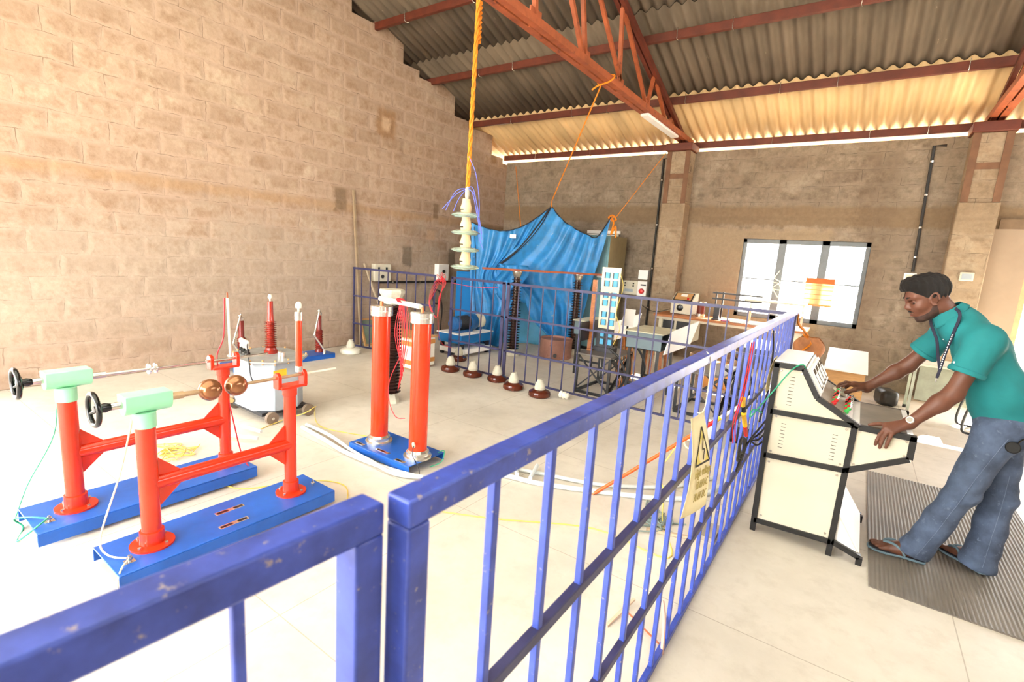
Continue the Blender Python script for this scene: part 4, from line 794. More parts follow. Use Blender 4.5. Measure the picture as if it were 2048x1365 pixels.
fm = frame((-2.36, 8.3, 1.09), (1, 0, 0), (0, .2, .14))
def plate(m, x0, x1, y0, y1, h0, h1):
    k = MB().box(x0, x1, y0, y1, h0, h1); k.v = [tuple(m @ Vector(p)) for p in k.v]; return k
plate(fm, -.15, .15, -.1, .1, .004, .01).build('black_bezel', BLACKS, t); plate(fm, -.13, .13, -.085, .085, .01, .013).build('panel', PLY, t); plate(fm, -.05, .05, 0, .06, .013, .018).build('dial_window', WHITE, t); plate(fm, .07, .1, -.07, -.04, .013, .03).build('knob', KNOBR, t)
MB().lathe((-2.38, 8.2, .92), [(.055, 0), (.05, .012), (.03, .016), (.028, .03), (.002, .032)], 20, (0, -1, 0)).build('dial', BLACKP, t)
for x in (-2.5, -2.22): MB().box(x-.015, x+.015, 8.24, 8.5, .81, .82).build('foot', BLACKP, t)
t = thing('wire_reel', (-2.06, 8.25, .81), 'dark red reel with bright rims beside the cream test meter', 'reel')
MB().lathe((-2.06, 8.25, 0), [(.06, .85), (.06, 1.05)], 20).build('winding', pm('winding', (110, 40, 26), .4), t); MB().lathe((-2.06, 8.25, 0), [(.06, .81), (.075, .815), (.075, .86), (.06, .865)], 20).lathe((-2.06, 8.25, 0), [(.05, 1.0), (.07, 1.005), (.07, 1.05), (.05, 1.06)], 20).build('rim', CHROME, t)
t = thing('bench_rack', (-1.2, 8.35, .81), 'two-tier rack with black bars and white shelves on the workbench', 'rack')
for z in (1.12, 1.21): MB().bar((-1.92, 8.3, z), (-1.2, 8.3, z), .025).build('black_bar', BLACKS, t)
for x in (-1.86, -1.76): MB().bar((x, 8.3, .81), (x, 8.3, 1.23), .022, .022, (1, 0, 0)).build('upright', BLACKS, t)
MB().box(-1.42, -.62, 8.15, 8.45, 1.14, 1.165).build('shelf', CREAM, t); MB().box(-1.4, -.6, 8.1, 8.45, .99, 1.02).build('shelf', WHITE, t)
for x in (-1.36, -.66): MB().bar((x, 8.4, .81), (x, 8.4, 1.14), .03, .03, (1, 0, 0)).build('upright', CREAM, t)
one(MB().box(-1.83, -1.72, 8.02, 8.12, .81, .83).box(-1.815, -1.735, 8.05, 8.09, .83, 1.05), 'black_stand', BLACKS, 'black upright clamp stand at the middle of the workbench', 'stand')
for k, (x, y, w_, d_, h_, mt, l) in enumerate(((-1.45, 8.0, .2, .12, .04, WHITE, 'white device under the rack nearest the black stand'), (-1.15, 7.98, .28, .12, .05, WHITE, 'white long device at the middle of the bench edge'), (-.85, 8.0, .22, .14, .05, CREAM, 'cream device at the window end of the workbench'), (-1.62, 7.98, .12, .06, .02, pm('pink_cloth', (206, 120, 150), .8), 'pink scrap lying on the workbench edge'))):
    one(MB().box(x-w_/2, x+w_/2, y-d_/2, y+d_/2, .81, .81+h_), 'bench_device', mt, l, 'device', bevel=.006)
wire([(-3.25, 8.78, 1.0), (-3.15, 8.55, .87), (-2.9, 8.5, .78), (-2.62, 8.5, .86), (-2.5, 8.57, .95)], .006, WIREK, 'dark cable sagging from the switch boxes to the cream test meter', 'cable')
# ------------------------------------------------------------------ console
t = thing('control_console', (0, 3.58, 0), 'cream and black sloping control console in front of the man', 'console')
CY0, CY1 = 3.265, 3.905
bk = BLACKS; fw_ = .028
def fbar(pts, y, name='frame_bar'):
    m = MB()
    for a, b in zip(pts, pts[1:]): m.bar((a[0], y, a[1]), (b[0], y, b[1]), .03, fw_, (0, 1, 0))
    return m.build(name, bk, t)
for y in (CY0+.015, CY1-.015):
    fbar([(-.335, 0), (-.345, 1.07)], y, 'post'); fbar([(.07, 0), (.08, .79)], y, 'post')
    fbar([(-.357, 1.06), (-.205, 1.06), (-.115, .905), (.045, .815), (.1, .785), (.35, .785)], y); fbar([(.338, .795), (.338, .67), (.075, .525)], y)
    fbar([(-.34, .775), (.075, .79)], y); fbar([(-.338, .5), (.075, .525)], y); fbar([(-.335, .07), (.07, .085)], y); fbar([(.075, .09), (.215, .045), (.215, 0)], y)
for y, s in ((CY0+.012, 1), (CY1-.02, 1)):
    for pl, nm in (([(-.33, .79), (-.33, 1.045), (-.21, 1.045), (-.125, .9), (.04, .805)], 'upper_side_panel'), ([(-.325, .515), (-.325, .765), (.065, .775), (.065, .54)], 'middle_side_panel'), ([(-.32, .085), (-.325, .485), (.06, .51), (.055, .1)], 'lower_side_panel'), ([(.095, .555), (.095, .77), (.325, .77), (.325, .68)], 'arm_side_panel')):
        p_ = MB().prism([(a, y, b) for a, b in pl], (0, .006, 0)).build(nm, CREAM, t)
        if y < 3.5:
            m = MB(); cx = sum(a for a, b in pl)/len(pl); cz = sum(b for a, b in pl)/len(pl)
            for a, b in pl:
                a2, b2 = a+(cx-a)*.1, b+(cz-b)*.12; MB().cyl((a2, y, b2), (a2, y-.003, b2), .007, 10).build('screw', STEEL, p_)
            m = MB()
            if nm == 'upper_side_panel':
                for k in range(9): m.box(-.265, -.24, y-.001, y+.002, .83+k*.021, .833+k*.021)
            if nm == 'middle_side_panel':
                for x in (-.26, .0):
                    for k in range(8): m.box(x-.012, x+.012, y-.001, y+.002, .565+k*.021, .568+k*.021)
            if m.v: m.build('vent_slots', INK, p_)
MB().box(-.36, -.2, CY0+.03, CY1-.03, 1.066, 1.082).build('top_cover', WHITE, t, bevel=.004)
MB().box(-.352, -.346, CY0+.03, CY1-.03, .08, 1.05).build('rear_panel', CREAM, t)
MB().hexa([(-.2, CY0+.03, 1.062), (-.2, CY1-.03, 1.062), (-.11, CY1-.03, .905), (-.11, CY0+.03, .905)][::-1], [(-.192, CY0+.03, 1.067), (-.192, CY1-.03, 1.067), (-.102, CY1-.03, .91), (-.102, CY0+.03, .91)][::-1]).build('meter_panel', WHITE, t)
mf = frame((-.151, 3.585, .986), (0, 1, 0), (-.09, 0, .157))
for k in range(4):
    x = -.21+k*.14; mm = plate(mf, x-.055, x+.055, -.075, .075, -.02, .0 if False else .022).build('meter', WHITE, t, bevel=.003); plate(mf, x-.042, x+.042, -.06, .06, .022, .024).build('meter_window', pm('meter_glass', (70, 66, 62), .1), mm); plate(mf, x-.036, x+.036, -.05, .03, .024, .0246).build('scale', CREAM, mm)
MB().hexa([(-.11, CY0+.03, .905), (-.11, CY1-.03, .905), (.06, CY1-.03, .81), (.06, CY0+.03, .81)][::-1], [(-.106, CY0+.03, .912), (-.106, CY1-.03, .912), (.064, CY1-.03, .817), (.064, CY0+.03, .817)][::-1]).build('terminal_panel', pm('grey_fascia', (190, 184, 176), .35, .3), t)
kf = frame((-.02, 3.585, .868), (0, 1, 0), (-.17, 0, .095))
for r, cols in ((.02, (KNOBR, KNOBG, KNOBR, BLACKP, KNOBR, KNOBG)), (-.055, (KNOBG, KNOBR, KNOBG, KNOBR, BLACKP, KNOBR))):
    for k, c in enumerate(cols):
        p = kf @ Vector((-.25+k*.062, r, 0)); n_ = kf.to_3x3() @ Vector((0, 0, 1))
        j = MB().lathe(p, [(.013, 0), (.013, .012), (.009, .016), (.011, .022), (.011, .034), (.004, .036)], 12, n_).build('terminal', c, t); MB().cyl(p+n_*.036, p+n_*.05, .005, 8).build('pin', CHROME, j)
p = kf @ Vector((.16, .0, 0)); MB().lathe(p, [(.045, 0), (.04, .015), (.022, .018), (.02, .035), (.002, .037)], 20, n_).build('selector_knob', CREAM, t)
MB().box(.06, .335, CY0+.03, CY1-.03, .79, .8).build('shelf_top', pm('brushed_grey_top', (148, 144, 136), .3, .4), t); MB().box(.06, .1, CY0+.03, CY1-.03, .8, .803).box(.31, .335, CY0+.03, CY1-.03, .8, .803).build('shelf_trim', WHITE, t)
MB().hexa([(.325, CY0+.03, .68), (.33, CY0+.03, .68), (.33, CY1-.03, .68), (.325, CY1-.03, .68)], [(.325, CY0+.03, .775), (.33, CY0+.03, .775), (.33, CY1-.03, .775), (.325, CY1-.03, .775)]).build('arm_front', CREAM, t)
MB().hexa([(.075, CY0+.03, .26), (.205, CY0+.03, .06), (.205, CY1-.03, .06), (.075, CY1-.03, .26)], [(.08, CY0+.03, .265), (.212, CY0+.03, .064), (.212, CY1-.03, .064), (.08, CY1-.03, .265)]).build('kick_plate', WHITE, t)
MB().prism([(.08, CY0+.02, .255), (.08, CY0+.02, .1), (.205, CY0+.02, .06)], (0, .006, 0)).build('kick_side', WHITE, t)
one(MB().grid(lambda u, v: Vector((-.366-.022*math.sin(2.2*v), 3.3+.16*u, 1.09-.22*v)), 4, 10), 'paper_sheet', PAPER, 'cream sheet of card hanging behind the top of the console', 'paper', thick=.001)
wire([(-.19, 3.3, 1.03), (-.21, 3.26, 1.085), (-.26, 3.24, 1.05), (-.33, 3.24, .92), (-.4, 3.24, .79), (-.44, 3.24, .72), (-.43, 3.24, .77), (-.38, 3.25, .76)], .004, WIREG, 'green wire looping from the console meters to the long barrier')
m = MB()
for k in range(4): m.tube(sm([(-.35, 3.32+.03*k, .72-.05*k), (-.39, 3.3+.02*k, .64-.04*k), (-.42, 3.2, .58), (-.432, 3.0+.04*k, .52), (-.425, 2.9, .58+.02*k), (-.43, 3.0, .66), (-.43, 3.1+.03*k, .56), (-.425, 2.92+.02*k, .48)], 6), .006, 6)
one(m, 'cable_tangle', WIREK, 'tangle of black cables between the console and the long barrier', 'cable')
m = MB()
for x, y in ((-.432, 2.85), (-.428, 2.89)): m.tube(sm([(x, y, 1.225), (x-.005, y+.02, 1.1), (x, y-.08, .95), (x+.003, y-.22, .84), (x, y-.12, .7)], 6), .003, 6)
one(m, 'wire', WIRER, 'red wires hanging from the top rail beside the console', 'wire')
wire([(-.43, 3.6, 1.22), (-.425, 3.72, 1.05), (-.42, 3.7, .8), (-.43, 3.6, .6)], .006, WIREK, 'black cable hanging from the top rail behind the console', 'cable')
t = thing('connector_cluster', (-.42, 2.95, .62), 'yellow and red plug connectors tied on the long barrier by the console', 'connector')
MB().cyl((-.425, 2.88, .83), (-.42, 2.96, .74), .013, 10).build('yellow_plug', YEL, t); MB().cyl((-.42, 2.97, .73), (-.42, 3.05, .66), .011, 10).build('red_plug', KNOBR, t); MB().cyl((-.43, 2.85, .9), (-.425, 2.88, .84), .012, 10).build('black_plug', BLACKP, t); MB().cyl((-.425, 2.8, .93), (-.43, 2.85, .88), .013, 10).build('yellow_plug', YEL, t)
# discharge rod leaning on the barrier
t = thing('discharge_rod', (-1.29, 3.01, 0), 'long orange discharge rod leaning from the floor onto the long barrier', 'rod')
P0, P1 = Vector((-1.294, 3.012, .014)), Vector((-.485, 3.51, .765))
def seg(a, b, r, mt, n): MB().cyl(P0.lerp(P1, a), P0.lerp(P1, b), r, 12).build(n, mt, t)
seg(0, .72, .012, RODO, 'orange_tube'); seg(.72, .77, .014, KNOBR, 'red_collar'); seg(.77, .81, .014, YEL, 'yellow_band'); seg(.81, .95, .013, WHITEC, 'white_sleeve'); seg(.95, 1.0, .022, WHITEC, 'grip'); seg(-.03, 0.0, .008, COPPER, 'tip')
wire([P0.lerp(P1, .55), P0.lerp(P1, .48)+Vector((.02, -.03, -.04)), P0.lerp(P1, .42)+Vector((.03, -.05, -.1)), (-.86, 3.1, .15), (-.8, 2.95, .01), (-.65, 2.6, .006), (-1.1, 2.6, .006), (-1.6, 2.3, .006), (-1.95, 2.12, .006)], .004, WIREY, 'yellow wire from the orange rod trailing over the floor')
# floor clutter
def pipe(pts, r, label, mat=PVC): return one(MB().tube(sm(pts, 8), r, 8), 'floor_conduit', mat, label, 'conduit', 'grey conduits on the floor')
pipe([(-3.75, 2.36, .02), (-3.37, 2.32, .02), (-3.03, 2.28, .02), (-2.55, 2.31, .02), (-2.25, 2.42, .02), (-2.02, 2.75, .02), (-1.65, 2.86, .02), (-1.28, 3.04, .02), (-.84, 3.3, .02), (-.65, 3.66, .02), (-.6, 4.29, .02)], .017, 'grey conduit running from the tank round the blue base to the barrier')
pipe([(-3.78, 2.42, .02), (-3.37, 2.37, .045), (-3.03, 2.33, .02), (-2.75, 2.27, .045), (-2.5, 2.28, .02), (-2.3, 2.36, .03)], .014, 'thinner grey conduit twisted with the long one beside the blue base')
pipe([(-2.05, 2.9, .018), (-1.7, 3.02, .018), (-1.3, 3.16, .018), (-.9, 3.5, .018), (-.7, 3.9, .018)], .014, 'second grey conduit curving on the floor under the orange rod')
for k, (a, b, l) in enumerate((((-2.03, 2.72), (-1.88, 2.86), 'cut grey conduit piece nearest the long barrier post'), ((-1.95, 2.98), (-1.82, 2.82), 'cut grey conduit piece lying across the two conduits'), ((-1.8, 3.06), (-1.72, 2.84), 'short cut conduit piece before the tip of the orange rod'), ((-3.98, 1.8), (-3.7, 1.95), 'cut grey conduit piece between the two red stands'), ((-4.05, 2.0), (-3.82, 2.04), 'cut grey conduit piece before the transformer tank'))):
    one(MB().cyl((a[0], a[1], .045), (b[0], b[1], .045), .014, 10), 'conduit_offcut', PVC, l, 'conduit', 'cut conduit pieces on the floor')
def tangle(cx, cy, r, n, rad, mat, label, cat='wire'):
    rnd = random.Random(cx); m = MB()
    for k in range(n): m.tube(sm([(cx+rnd.gauss(0, r*.5), cy+rnd.gauss(0, r*.5), .006+.012*rnd.random()) for _ in range(6)], 6), rad, 5)
    return one(m, 'wire_tangle', mat, label, cat)
tangle(-3.95, 1.48, .17, 6, .0035, WIREY, 'loose tangle of yellow wire on the floor between the red stands')
tangle(-1.96, 2.1, .08, 3, .003, WIREY, 'small knot of yellow wire on the floor beyond the gate')
tangle(-.85, 2.95, .17, 6, .005, pm('grey_green_cable', (120, 134, 126), .5), 'coils of grey green cable on the floor under the warning card', 'cable')
wire([(-3.97, 2.11, .006), (-4.02, 2.35, .02), (-3.93, 2.5, .07), (-3.95, 2.62, .1), (-4.02, 2.66, .04), (-3.7, 2.5, .006), (-3.3, 2.6, .006), (-2.9, 2.76, .006)], .004, WIREY, 'yellow wire running from the tank wheel along the floor')
wire([(-3.3, 1.45, .006), (-3.05, 1.5, .006), (-2.85, 1.85, .006), (-2.6, 1.95, .006), (-2.3, 1.7, .006)], .004, WIREY, 'yellow wire on the floor between the two blue bases')
t = thing('metal_can', (-.93, 4.68, 0), 'dented bright metal can on the floor behind the long barrier', 'can')
MB().lathe((-.93, 4.68, 0), [(.13, 0), (.135, .01), (.14, .18), (.12, .2)], 28).build('body', TIN, t); MB().lathe((-.93, 4.68, 0), [(.13, .195), (.128, .21), (.06, .225), (.055, .24), (.03, .245), (.002, .245)], 28).build('lid', TIN, t)
wire([(-.82, 4.5, .1), (-.98, 4.42, .08), (-1.1, 4.45, .05), (-1.05, 4.38, .01), (-.9, 4.4, .006), (-.86, 4.34, .006)], .008, WIREC, 'white wire loop lying against the metal can')
one(MB().box(-.8, -.62, 4.86, 5.06, 0, .16), 'black_box', BLACKS, 'black box on the floor in the corner of the two barriers', 'box', bevel=.01)
t = thing('bent_bracket', (-.55, 1.9, 0), 'bent rusty wire bracket on the floor at the foot of the long barrier', 'bracket')
MB().tube(sm([(-.45, 1.9, .008), (-.47, 1.95, .12), (-.5, 2.0, .17)], 4), .008, 6).build('upright', pm('pink_tape', (206, 168, 150), .7), t); MB().cyl((-.47, 1.93, .02), (-.66, 2.02, .03), .004, 6).build('rod', RUST, t); MB().bar((-.7, 1.9, .006), (-.66, 2.12, .03), .014, .01).build('flat', pm('dull_flat', (200, 176, 150), .6), t)
one(MB().box(-.6, -.49, 2.93, 3.12, 0, .03), 'wood_block', pm('grey_wood', (150, 140, 126), .8), 'grey wooden block on the floor under the long barrier', 'block')
one(MB().bar((-.85, 2.8, .012), (-.58, 2.9, .012), .02, .016), 'wood_strip', pm('dun_strip', (190, 168, 140), .8), 'thin wooden strip on the floor pointing at the grey block', 'strip')
t = thing('rope_sack', (-.35, 5.6, .6), 'brown sack tied with orange rope hanging past the end of the barrier', 'sack')
MB().grid(lambda u, v: Vector((-.34+.13*math.cos(2*math.pi*u)*(.25+.75*math.sin(math.pi*(.15+.8*v)))+.02*math.sin(9*v+6*u), 5.55+.1*math.sin(2*math.pi*u)*(.25+.75*math.sin(math.pi*(.15+.8*v)))+.012*math.sin(20*u), 1.0-.36*v)), 28, 16).build('sack', pm('brown_sack_cloth', (176, 116, 72), .8, 0, .3, 8), t, sharp=3)
MB().tube(sm([(-.44, 5.14, 1.24), (-.43, 5.2, 1.15), (-.38, 5.45, 1.05), (-.36, 5.55, .98), (-.4, 5.5, .8), (-.42, 5.46, .7)], 6), .012, 6).tube(sm([(-.4, 5.52, 1.02), (-.32, 5.48, .95), (-.38, 5.45, .86), (-.3, 5.46, .75)], 6), .01, 6).build('rope', ORANGE, t)
# mat, lid desk, teacher's desk, chair
MX0, MX1, MY0, MY1 = .262, 1.15, 3.07, 5.0
nx = 45*4
m = MB().grid(lambda u, v: Vector((MX0+(MX1-MX0)*u, MY0+(MY1-MY0)*v, .008+.0028*math.sin(2*math.pi*45*u))), nx, 10); m.box(MX0, MX1, MY0, MY1, .0005, .005)
one(m, 'rubber_mat', MATR, 'ribbed grey rubber mat the man stands on', 'mat', sharp=3)
t = thing('lidded_desk', (-.02, 7.25, 0), 'brown box desk with white sloping lid beyond the console', 'desk')
MB().prism([(-.21, 6.97, 0), (-.21, 7.58, 0), (-.21, 7.58, .65), (-.21, 6.97, .5)], (.39, 0, 0)).build('body', PLY, t, bevel=.004)
MB().hexa([(-.235, 6.93, .497), (.2, 6.93, .497), (.18, 7.62, .668), (-.235, 7.62, .668)], [(-.235, 6.93, .512), (.2, 6.93, .512), (.18, 7.62, .683), (-.235, 7.62, .683)]).build('lid', WHITE, t)
t = thing('steel_desk', (.95, 7.75, 0), 'grey steel desk with pale top standing behind the man', 'desk')
MB().box(.6, 1.5, 7.48, 8.05, .62, .65).build('top', pm('pale_desk_top', (214, 212, 196), .4), t, bevel=.004); MB().box(.7, 1.4, 7.56, 7.57, .2, .62).build('modesty_panel', pm('grey_green_panel', (148, 152, 136), .5), t)
for x in (.66, 1.44):
    for y in (7.54, 7.98): l = MB().bar((x, y, .03), (x, y, .62), .028, .028, (1, 0, 0)).build('leg', pm('sage_tube', (170, 178, 164), .4), t); MB().cyl((x, y, 0), (x, y, .04), .02, 10).build('rubber_foot', RUBBER, l)
t = thing('tube_chair', (1.25, 7.25, 0), 'black tube chair beside the grey desk behind the man', 'chair')
for y in (7.05, 7.45): MB().tube(sm([(1.5, y, .02), (1.2, y, .02), (1.1, y, .06), (1.12, y, .3), (1.16, y, .44), (1.3, y, .46), (1.52, y, .45), (1.56, y, .6), (1.58, y, .85)], 5), .013, 8).build('side_tube', BLACKS, t)
MB().box(1.14, 1.54, 7.04, 7.46, .455, .49).build('seat', BLACKS, t, bevel=.01); MB().box(1.55, 1.59, 7.06, 7.44, .62, .86).build('backrest', BLACKS, t, bevel=.01)
one(MB().box(.36, .56, 7.8, 8.1, 0, .2).rot(.3, Vector((.46, 7.95, 0))), 'black_bag', BLACKS, 'black bundle on the floor at the foot of the back wall past the lidded desk', 'bag', bevel=.05)
# ------------------------------------------------------------------ the man
A3 = lambda *p: np.array(p, dtype=np.float32)
def rc(a, b, r1, r2, c=None, ys=1.0):           # tapered limb; ys widens it across Y about c
    a, b = A3(*a), A3(*b); yc = (a[1]+b[1])/2
    def f(P):
        if ys != 1: P = np.stack([P[:, 0], yc+(P[:, 1]-yc)/ys, P[:, 2]], 1)
        d = b-a; t = np.clip(((P-a)@d)/max(float(d@d), 1e-9), 0, 1)
        return np.linalg.norm(P-a-t[:, None]*d, axis=1)-(r1+(r2-r1)*t)
    return f
def el(c, r, M=None):
    c, r = A3(*c), A3(*r)
    def f(P):
        q = P-c
        if M is not None: q = q@M.T
        k0 = np.linalg.norm(q/r, axis=1); k1 = np.linalg.norm(q/(r*r), axis=1)+1e-9
        return k0*(k0-1)/k1
    return f
def smin(a, b, k):
    h = np.maximum(k-np.abs(a-b), 0)/k; return np.minimum(a, b)-h*h*k*.25
def union(fs, k=.03):
    def f(P):
        d = None
        for g_ in fs:
            kk = k
            if isinstance(g_, tuple): g_, kk = g_
            e = g_(P); d = e if d is None else smin(d, e, kk)
        return d
    return f
def cut(f, planes):                            # keep where (p-o).n < 0
    def g_(P):
        d = f(P)
        for o, n in planes:
            n = np.array(n, dtype=np.float32); n /= np.linalg.norm(n); d = np.maximum(d, (P-A3(*o))@n)
        return d
    return g_
def nets(f, lo, hi, h):                         # surface of f = 0 as a quad mesh
    n = [int(math.ceil((b-a)/h))+1 for a, b in zip(lo, hi)]
    ax = [np.arange(k, dtype=np.float32)*h+a for k, a in zip(n, lo)]
    F = np.empty(n, np.float32)
    for i in range(0, n[0], 24):
        G = np.stack(np.meshgrid(ax[0][i:i+24], ax[1], ax[2], indexing='ij'), -1); F[i:i+24] = f(G.reshape(-1, 3)).reshape(G.shape[:3])
    Sg = F < 0; acc = np.zeros([k-1 for k in n]+[3], np.float32); cnt = np.zeros([k-1 for k in n], np.float32)
    offs = [(0, 0, 0), (1, 0, 0), (0, 1, 0), (1, 1, 0), (0, 0, 1), (1, 0, 1), (0, 1, 1), (1, 1, 1)]
    sl = lambda o: tuple(slice(o[d], n[d]-1+o[d]) for d in range(3))
    for i, a in enumerate(offs):
        for b in offs[i+1:]:
            if sum(abs(x-y) for x, y in zip(a, b)) == 1:
                fa, fb = F[sl(a)], F[sl(b)]; m = Sg[sl(a)] != Sg[sl(b)]
                t = np.where(m, fa/np.where(m, fa-fb, 1), 0); w = m.astype(np.float32)
                for d in range(3): acc[..., d] += w*(a[d]+t*(b[d]-a[d]))
                cnt += w
    on = cnt > 0; idx = -np.ones(cnt.shape, np.int64); idx[on] = np.arange(on.sum())
    V = (np.argwhere(on)+acc[on]/cnt[on][:, None])*h+np.array(lo)
    Q = []
    for d in range(3):
        e1, e2 = [(1, 2), (2, 0), (0, 1)][d]
        s0 = [slice(None)]*3; s1 = [slice(None)]*3; s0[d] = slice(0, n[d]-1); s1[d] = slice(1, n[d])
        C = np.argwhere(Sg[tuple(s0)] != Sg[tuple(s1)]); C = C[(C[:, e1] > 0) & (C[:, e2] > 0) & (C[:, e1] < n[e1]-1) & (C[:, e2] < n[e2]-1)]
        ins = Sg[C[:, 0], C[:, 1], C[:, 2]]
        def at(u, v):
            k = C.copy(); k[:, e1] -= u; k[:, e2] -= v; return idx[k[:, 0], k[:, 1], k[:, 2]]
        q = np.stack([at(1, 1), at(0, 1), at(0, 0), at(1, 0)], 1); q[~ins] = q[~ins][:, ::-1]; Q.append(q)
    return MB().add(V.tolist(), np.concatenate(Q).tolist())
man = thing('person', (.55, 3.63, .024), 'man in teal polo shirt and jeans leaning over the control console', 'person')
# head frame
pit, yaw = math.radians(24), math.radians(13)
Fv = Vector((-math.cos(pit)*math.cos(yaw), -math.cos(pit)*math.sin(yaw), -math.sin(pit))); Lv = Vector((0, 0, 1)).cross(Fv).normalized(); Uv = Fv.cross(Lv).normalized()
HC = Vector((.308, 3.60, 1.507)); HM = np.array([Fv, Uv, Lv], dtype=np.float32)
def H(f, u, l): return tuple(HC+Fv*f+Uv*u+Lv*l)
hd = []
hd += [el(H(.0, .045, 0), (.098, .088, .076), HM), (el(H(.03, -.015, 0), (.066, .085, .062), HM), .03)]
hd += [(rc(H(.045, -.085, 0), H(.066, -.098, 0), .024, .018), .03), (rc(H(.0, -.062, .05), H(.055, -.092, .022), .018, .016), .03), (rc(H(.0, -.062, -.05), H(.055, -.092, -.022), .018, .016), .03)]
for s in (1, -1): hd += [(rc(H(.088, .034, s*.014), H(.068, .036, s*.05), .012, .012), .02), (el(H(.058, -.022, s*.042), (.022, .02, .018), HM), .03)]
hd += [(rc(H(.088, .026, 0), H(.104, -.016, 0), .0085, .0115), .012), (rc(H(.104, -.016, 0), H(.1, -.024, 0), .0125, .012), .01)]
for s in (1, -1): hd += [(el(H(.094, -.024, s*.013), (.012, .009, .008), HM), .008)]
hd += [(el(H(.078, -.055, 0), (.02, .022, .03), HM), .02)]
hd += [(rc(H(-.025, -.02, 0), (.43, 3.63, 1.40), .056, .062), .03)]
head0 = union(hd, .03)
eyes = [el(H(.083, .009, s*.032), (.02, .0125, .019), HM) for s in (1, -1)]
mouth = rc(H(.1, -.0595, .022), H(.1, -.0595, -.022), .0022, .0022)
lipu = rc(H(.0945, -.053, .018), H(.0945, -.053, -.018), .0055, .0055); lipd = rc(H(.092, -.066, .014), H(.092, -.066, -.014), .0065, .0065)
def head(P):
    d = head0(P); d = smin(d, lipu(P), .006); d = smin(d, lipd(P), .006); d = np.maximum(d, -mouth(P))
    for e in eyes: q = -e(P); h_ = np.maximum(.008-np.abs(d-q), 0)/.008; d = np.maximum(d, q)+h_*h_*.002
    return d
ears = []
for s in (1, -1):
    ring = [H(-.004+.02*math.cos(a)*.85-.006*math.sin(a), .002+.032*math.sin(a), s*(.073+.008*(1-math.cos(a)))) for a in [math.pi*(-.55+k*.2) for k in range(9)]]
    ears += [(rc(p, q_, .0052, .0052), .004) for p, q_ in zip(ring, ring[1:])]+[(el(H(-.003, .0, s*.071), (.016, .026, .006), HM), .006), (el(H(.006, -.026, s*.071), (.009, .011, .006), HM), .006)]
earf = union(ears, .005)
LSH, LEL, LWR = (.55, 3.43, 1.325), (.468, 3.39, 1.035), (.312, 3.335, .848)
RSH, REL, RWR = (.445, 3.82, 1.325), (.30, 3.87, 1.085), (.115, 3.805, .918)
def arm(S_, E_, W_):
    m1 = tuple(Vector(E_).lerp(Vector(W_), .3))
    return [rc(S_, E_, .05, .041), (rc(E_, m1, .04, .042), .03), (rc(m1, W_, .042, .026), .03)]
def hand(W_, kn, fingers, thumb):
    fs = [rc(W_, W_, .025, .025)]
    for k in kn: fs.append((rc(W_, k, .02, .0135), .02))
    for f_ in fingers:
        for i, (a, b) in enumerate(zip(f_, f_[1:])): fs.append((rc(a, b, .0102-.0009*i, .0096-.0009*i), .005))
    for i, (a, b) in enumerate(zip(thumb, thumb[1:])): fs.append((rc(a, b, .0145-.0015*i, .0125-.0012*i), .01))
    return fs
Lk = [(.212, 3.292, .826), (.215, 3.27, .815), (.228, 3.262, .808), (.246, 3.258, .80)]
Lf = [[Lk[0], (.184, 3.285, .826), (.16, 3.28, .818), (.143, 3.277, .812)], [Lk[1], (.195, 3.25, .778), (.187, 3.25, .742), (.184, 3.254, .716)], [Lk[2], (.212, 3.246, .768), (.206, 3.248, .73), (.204, 3.254, .704)], [Lk[3], (.237, 3.245, .765), (.232, 3.248, .735), (.23, 3.254, .712)]]
lh = hand(LWR, Lk, Lf, [(.288, 3.345, .84), (.255, 3.356, .824), (.226, 3.35, .816)])
Rk = [(.045, 3.737, .932), (.045, 3.758, .938), (.051, 3.779, .932), (.062, 3.798, .924)]
Rf = [[Rk[0], (.01, 3.717, .932), (-.02, 3.707, .915), (-.032, 3.711, .893)], [Rk[1], (.004, 3.745, .94), (-.026, 3.735, .922), (-.037, 3.735, .898)], [Rk[2], (.014, 3.776, .933), (-.014, 3.77, .914), (-.022, 3.768, .892)], [Rk[3], (.032, 3.801, .92), (.012, 3.799, .902), (.003, 3.794, .886)]]
rh = hand(RWR, Rk, Rf, [(.092, 3.77, .914), (.056, 3.726, .904), (.027, 3.711, .889), (.012, 3.714, .882)])
def foot(heel, toe, left):
    h_, t_ = Vector(heel), Vector(toe); d = (t_-h_).normalized(); s = Vector((0, 0, 1)).cross(d)*(-1 if left else 1)   # s: towards the big toe
    L = (t_-h_).length; P = lambda a, b, z: tuple(h_+d*a*L+s*b+Vector((0, 0, z)))
    fs = [rc(P(.1, 0, .032), P(.45, -.004, .036), .032, .03), (rc(P(.45, 0, .03), P(.72, .016, .022), .034, .022), .03), (rc(P(.45, -.01, .026), P(.7, -.022, .018), .028, .018), .03), (rc(P(.16, 0, .05), P(.14, 0, .12), .036, .032), .04)]
    for k, (b, l, r) in enumerate(((.03, .95, .0125), (.011, .94, .0095), (-.005, .91, .009), (-.02, .87, .0085), (-.034, .81, .008))):
        fs.append((rc(P(.7, b*.9, .017), P(l-.06, b, .014), r+.001, r), .012)); fs.append((rc(P(l-.06, b, .013), P(l, b, .010), r, r*.9), .006))
    return fs, P
SZ = .0255
lfoot, LP = foot((.528, 3.548, SZ), (.262, 3.54, SZ), True)
rfoot, RP = foot((.80, 3.64, SZ), (.625, 3.84, SZ), False)
LHI, LKN, LAN = (.70, 3.55, .86), (.612, 3.545, .475), (.485, 3.548, .10)
RHI, RKN, RAN = (.745, 3.735, .86), (.795, 3.73, .45), (.775, 3.668, .10)
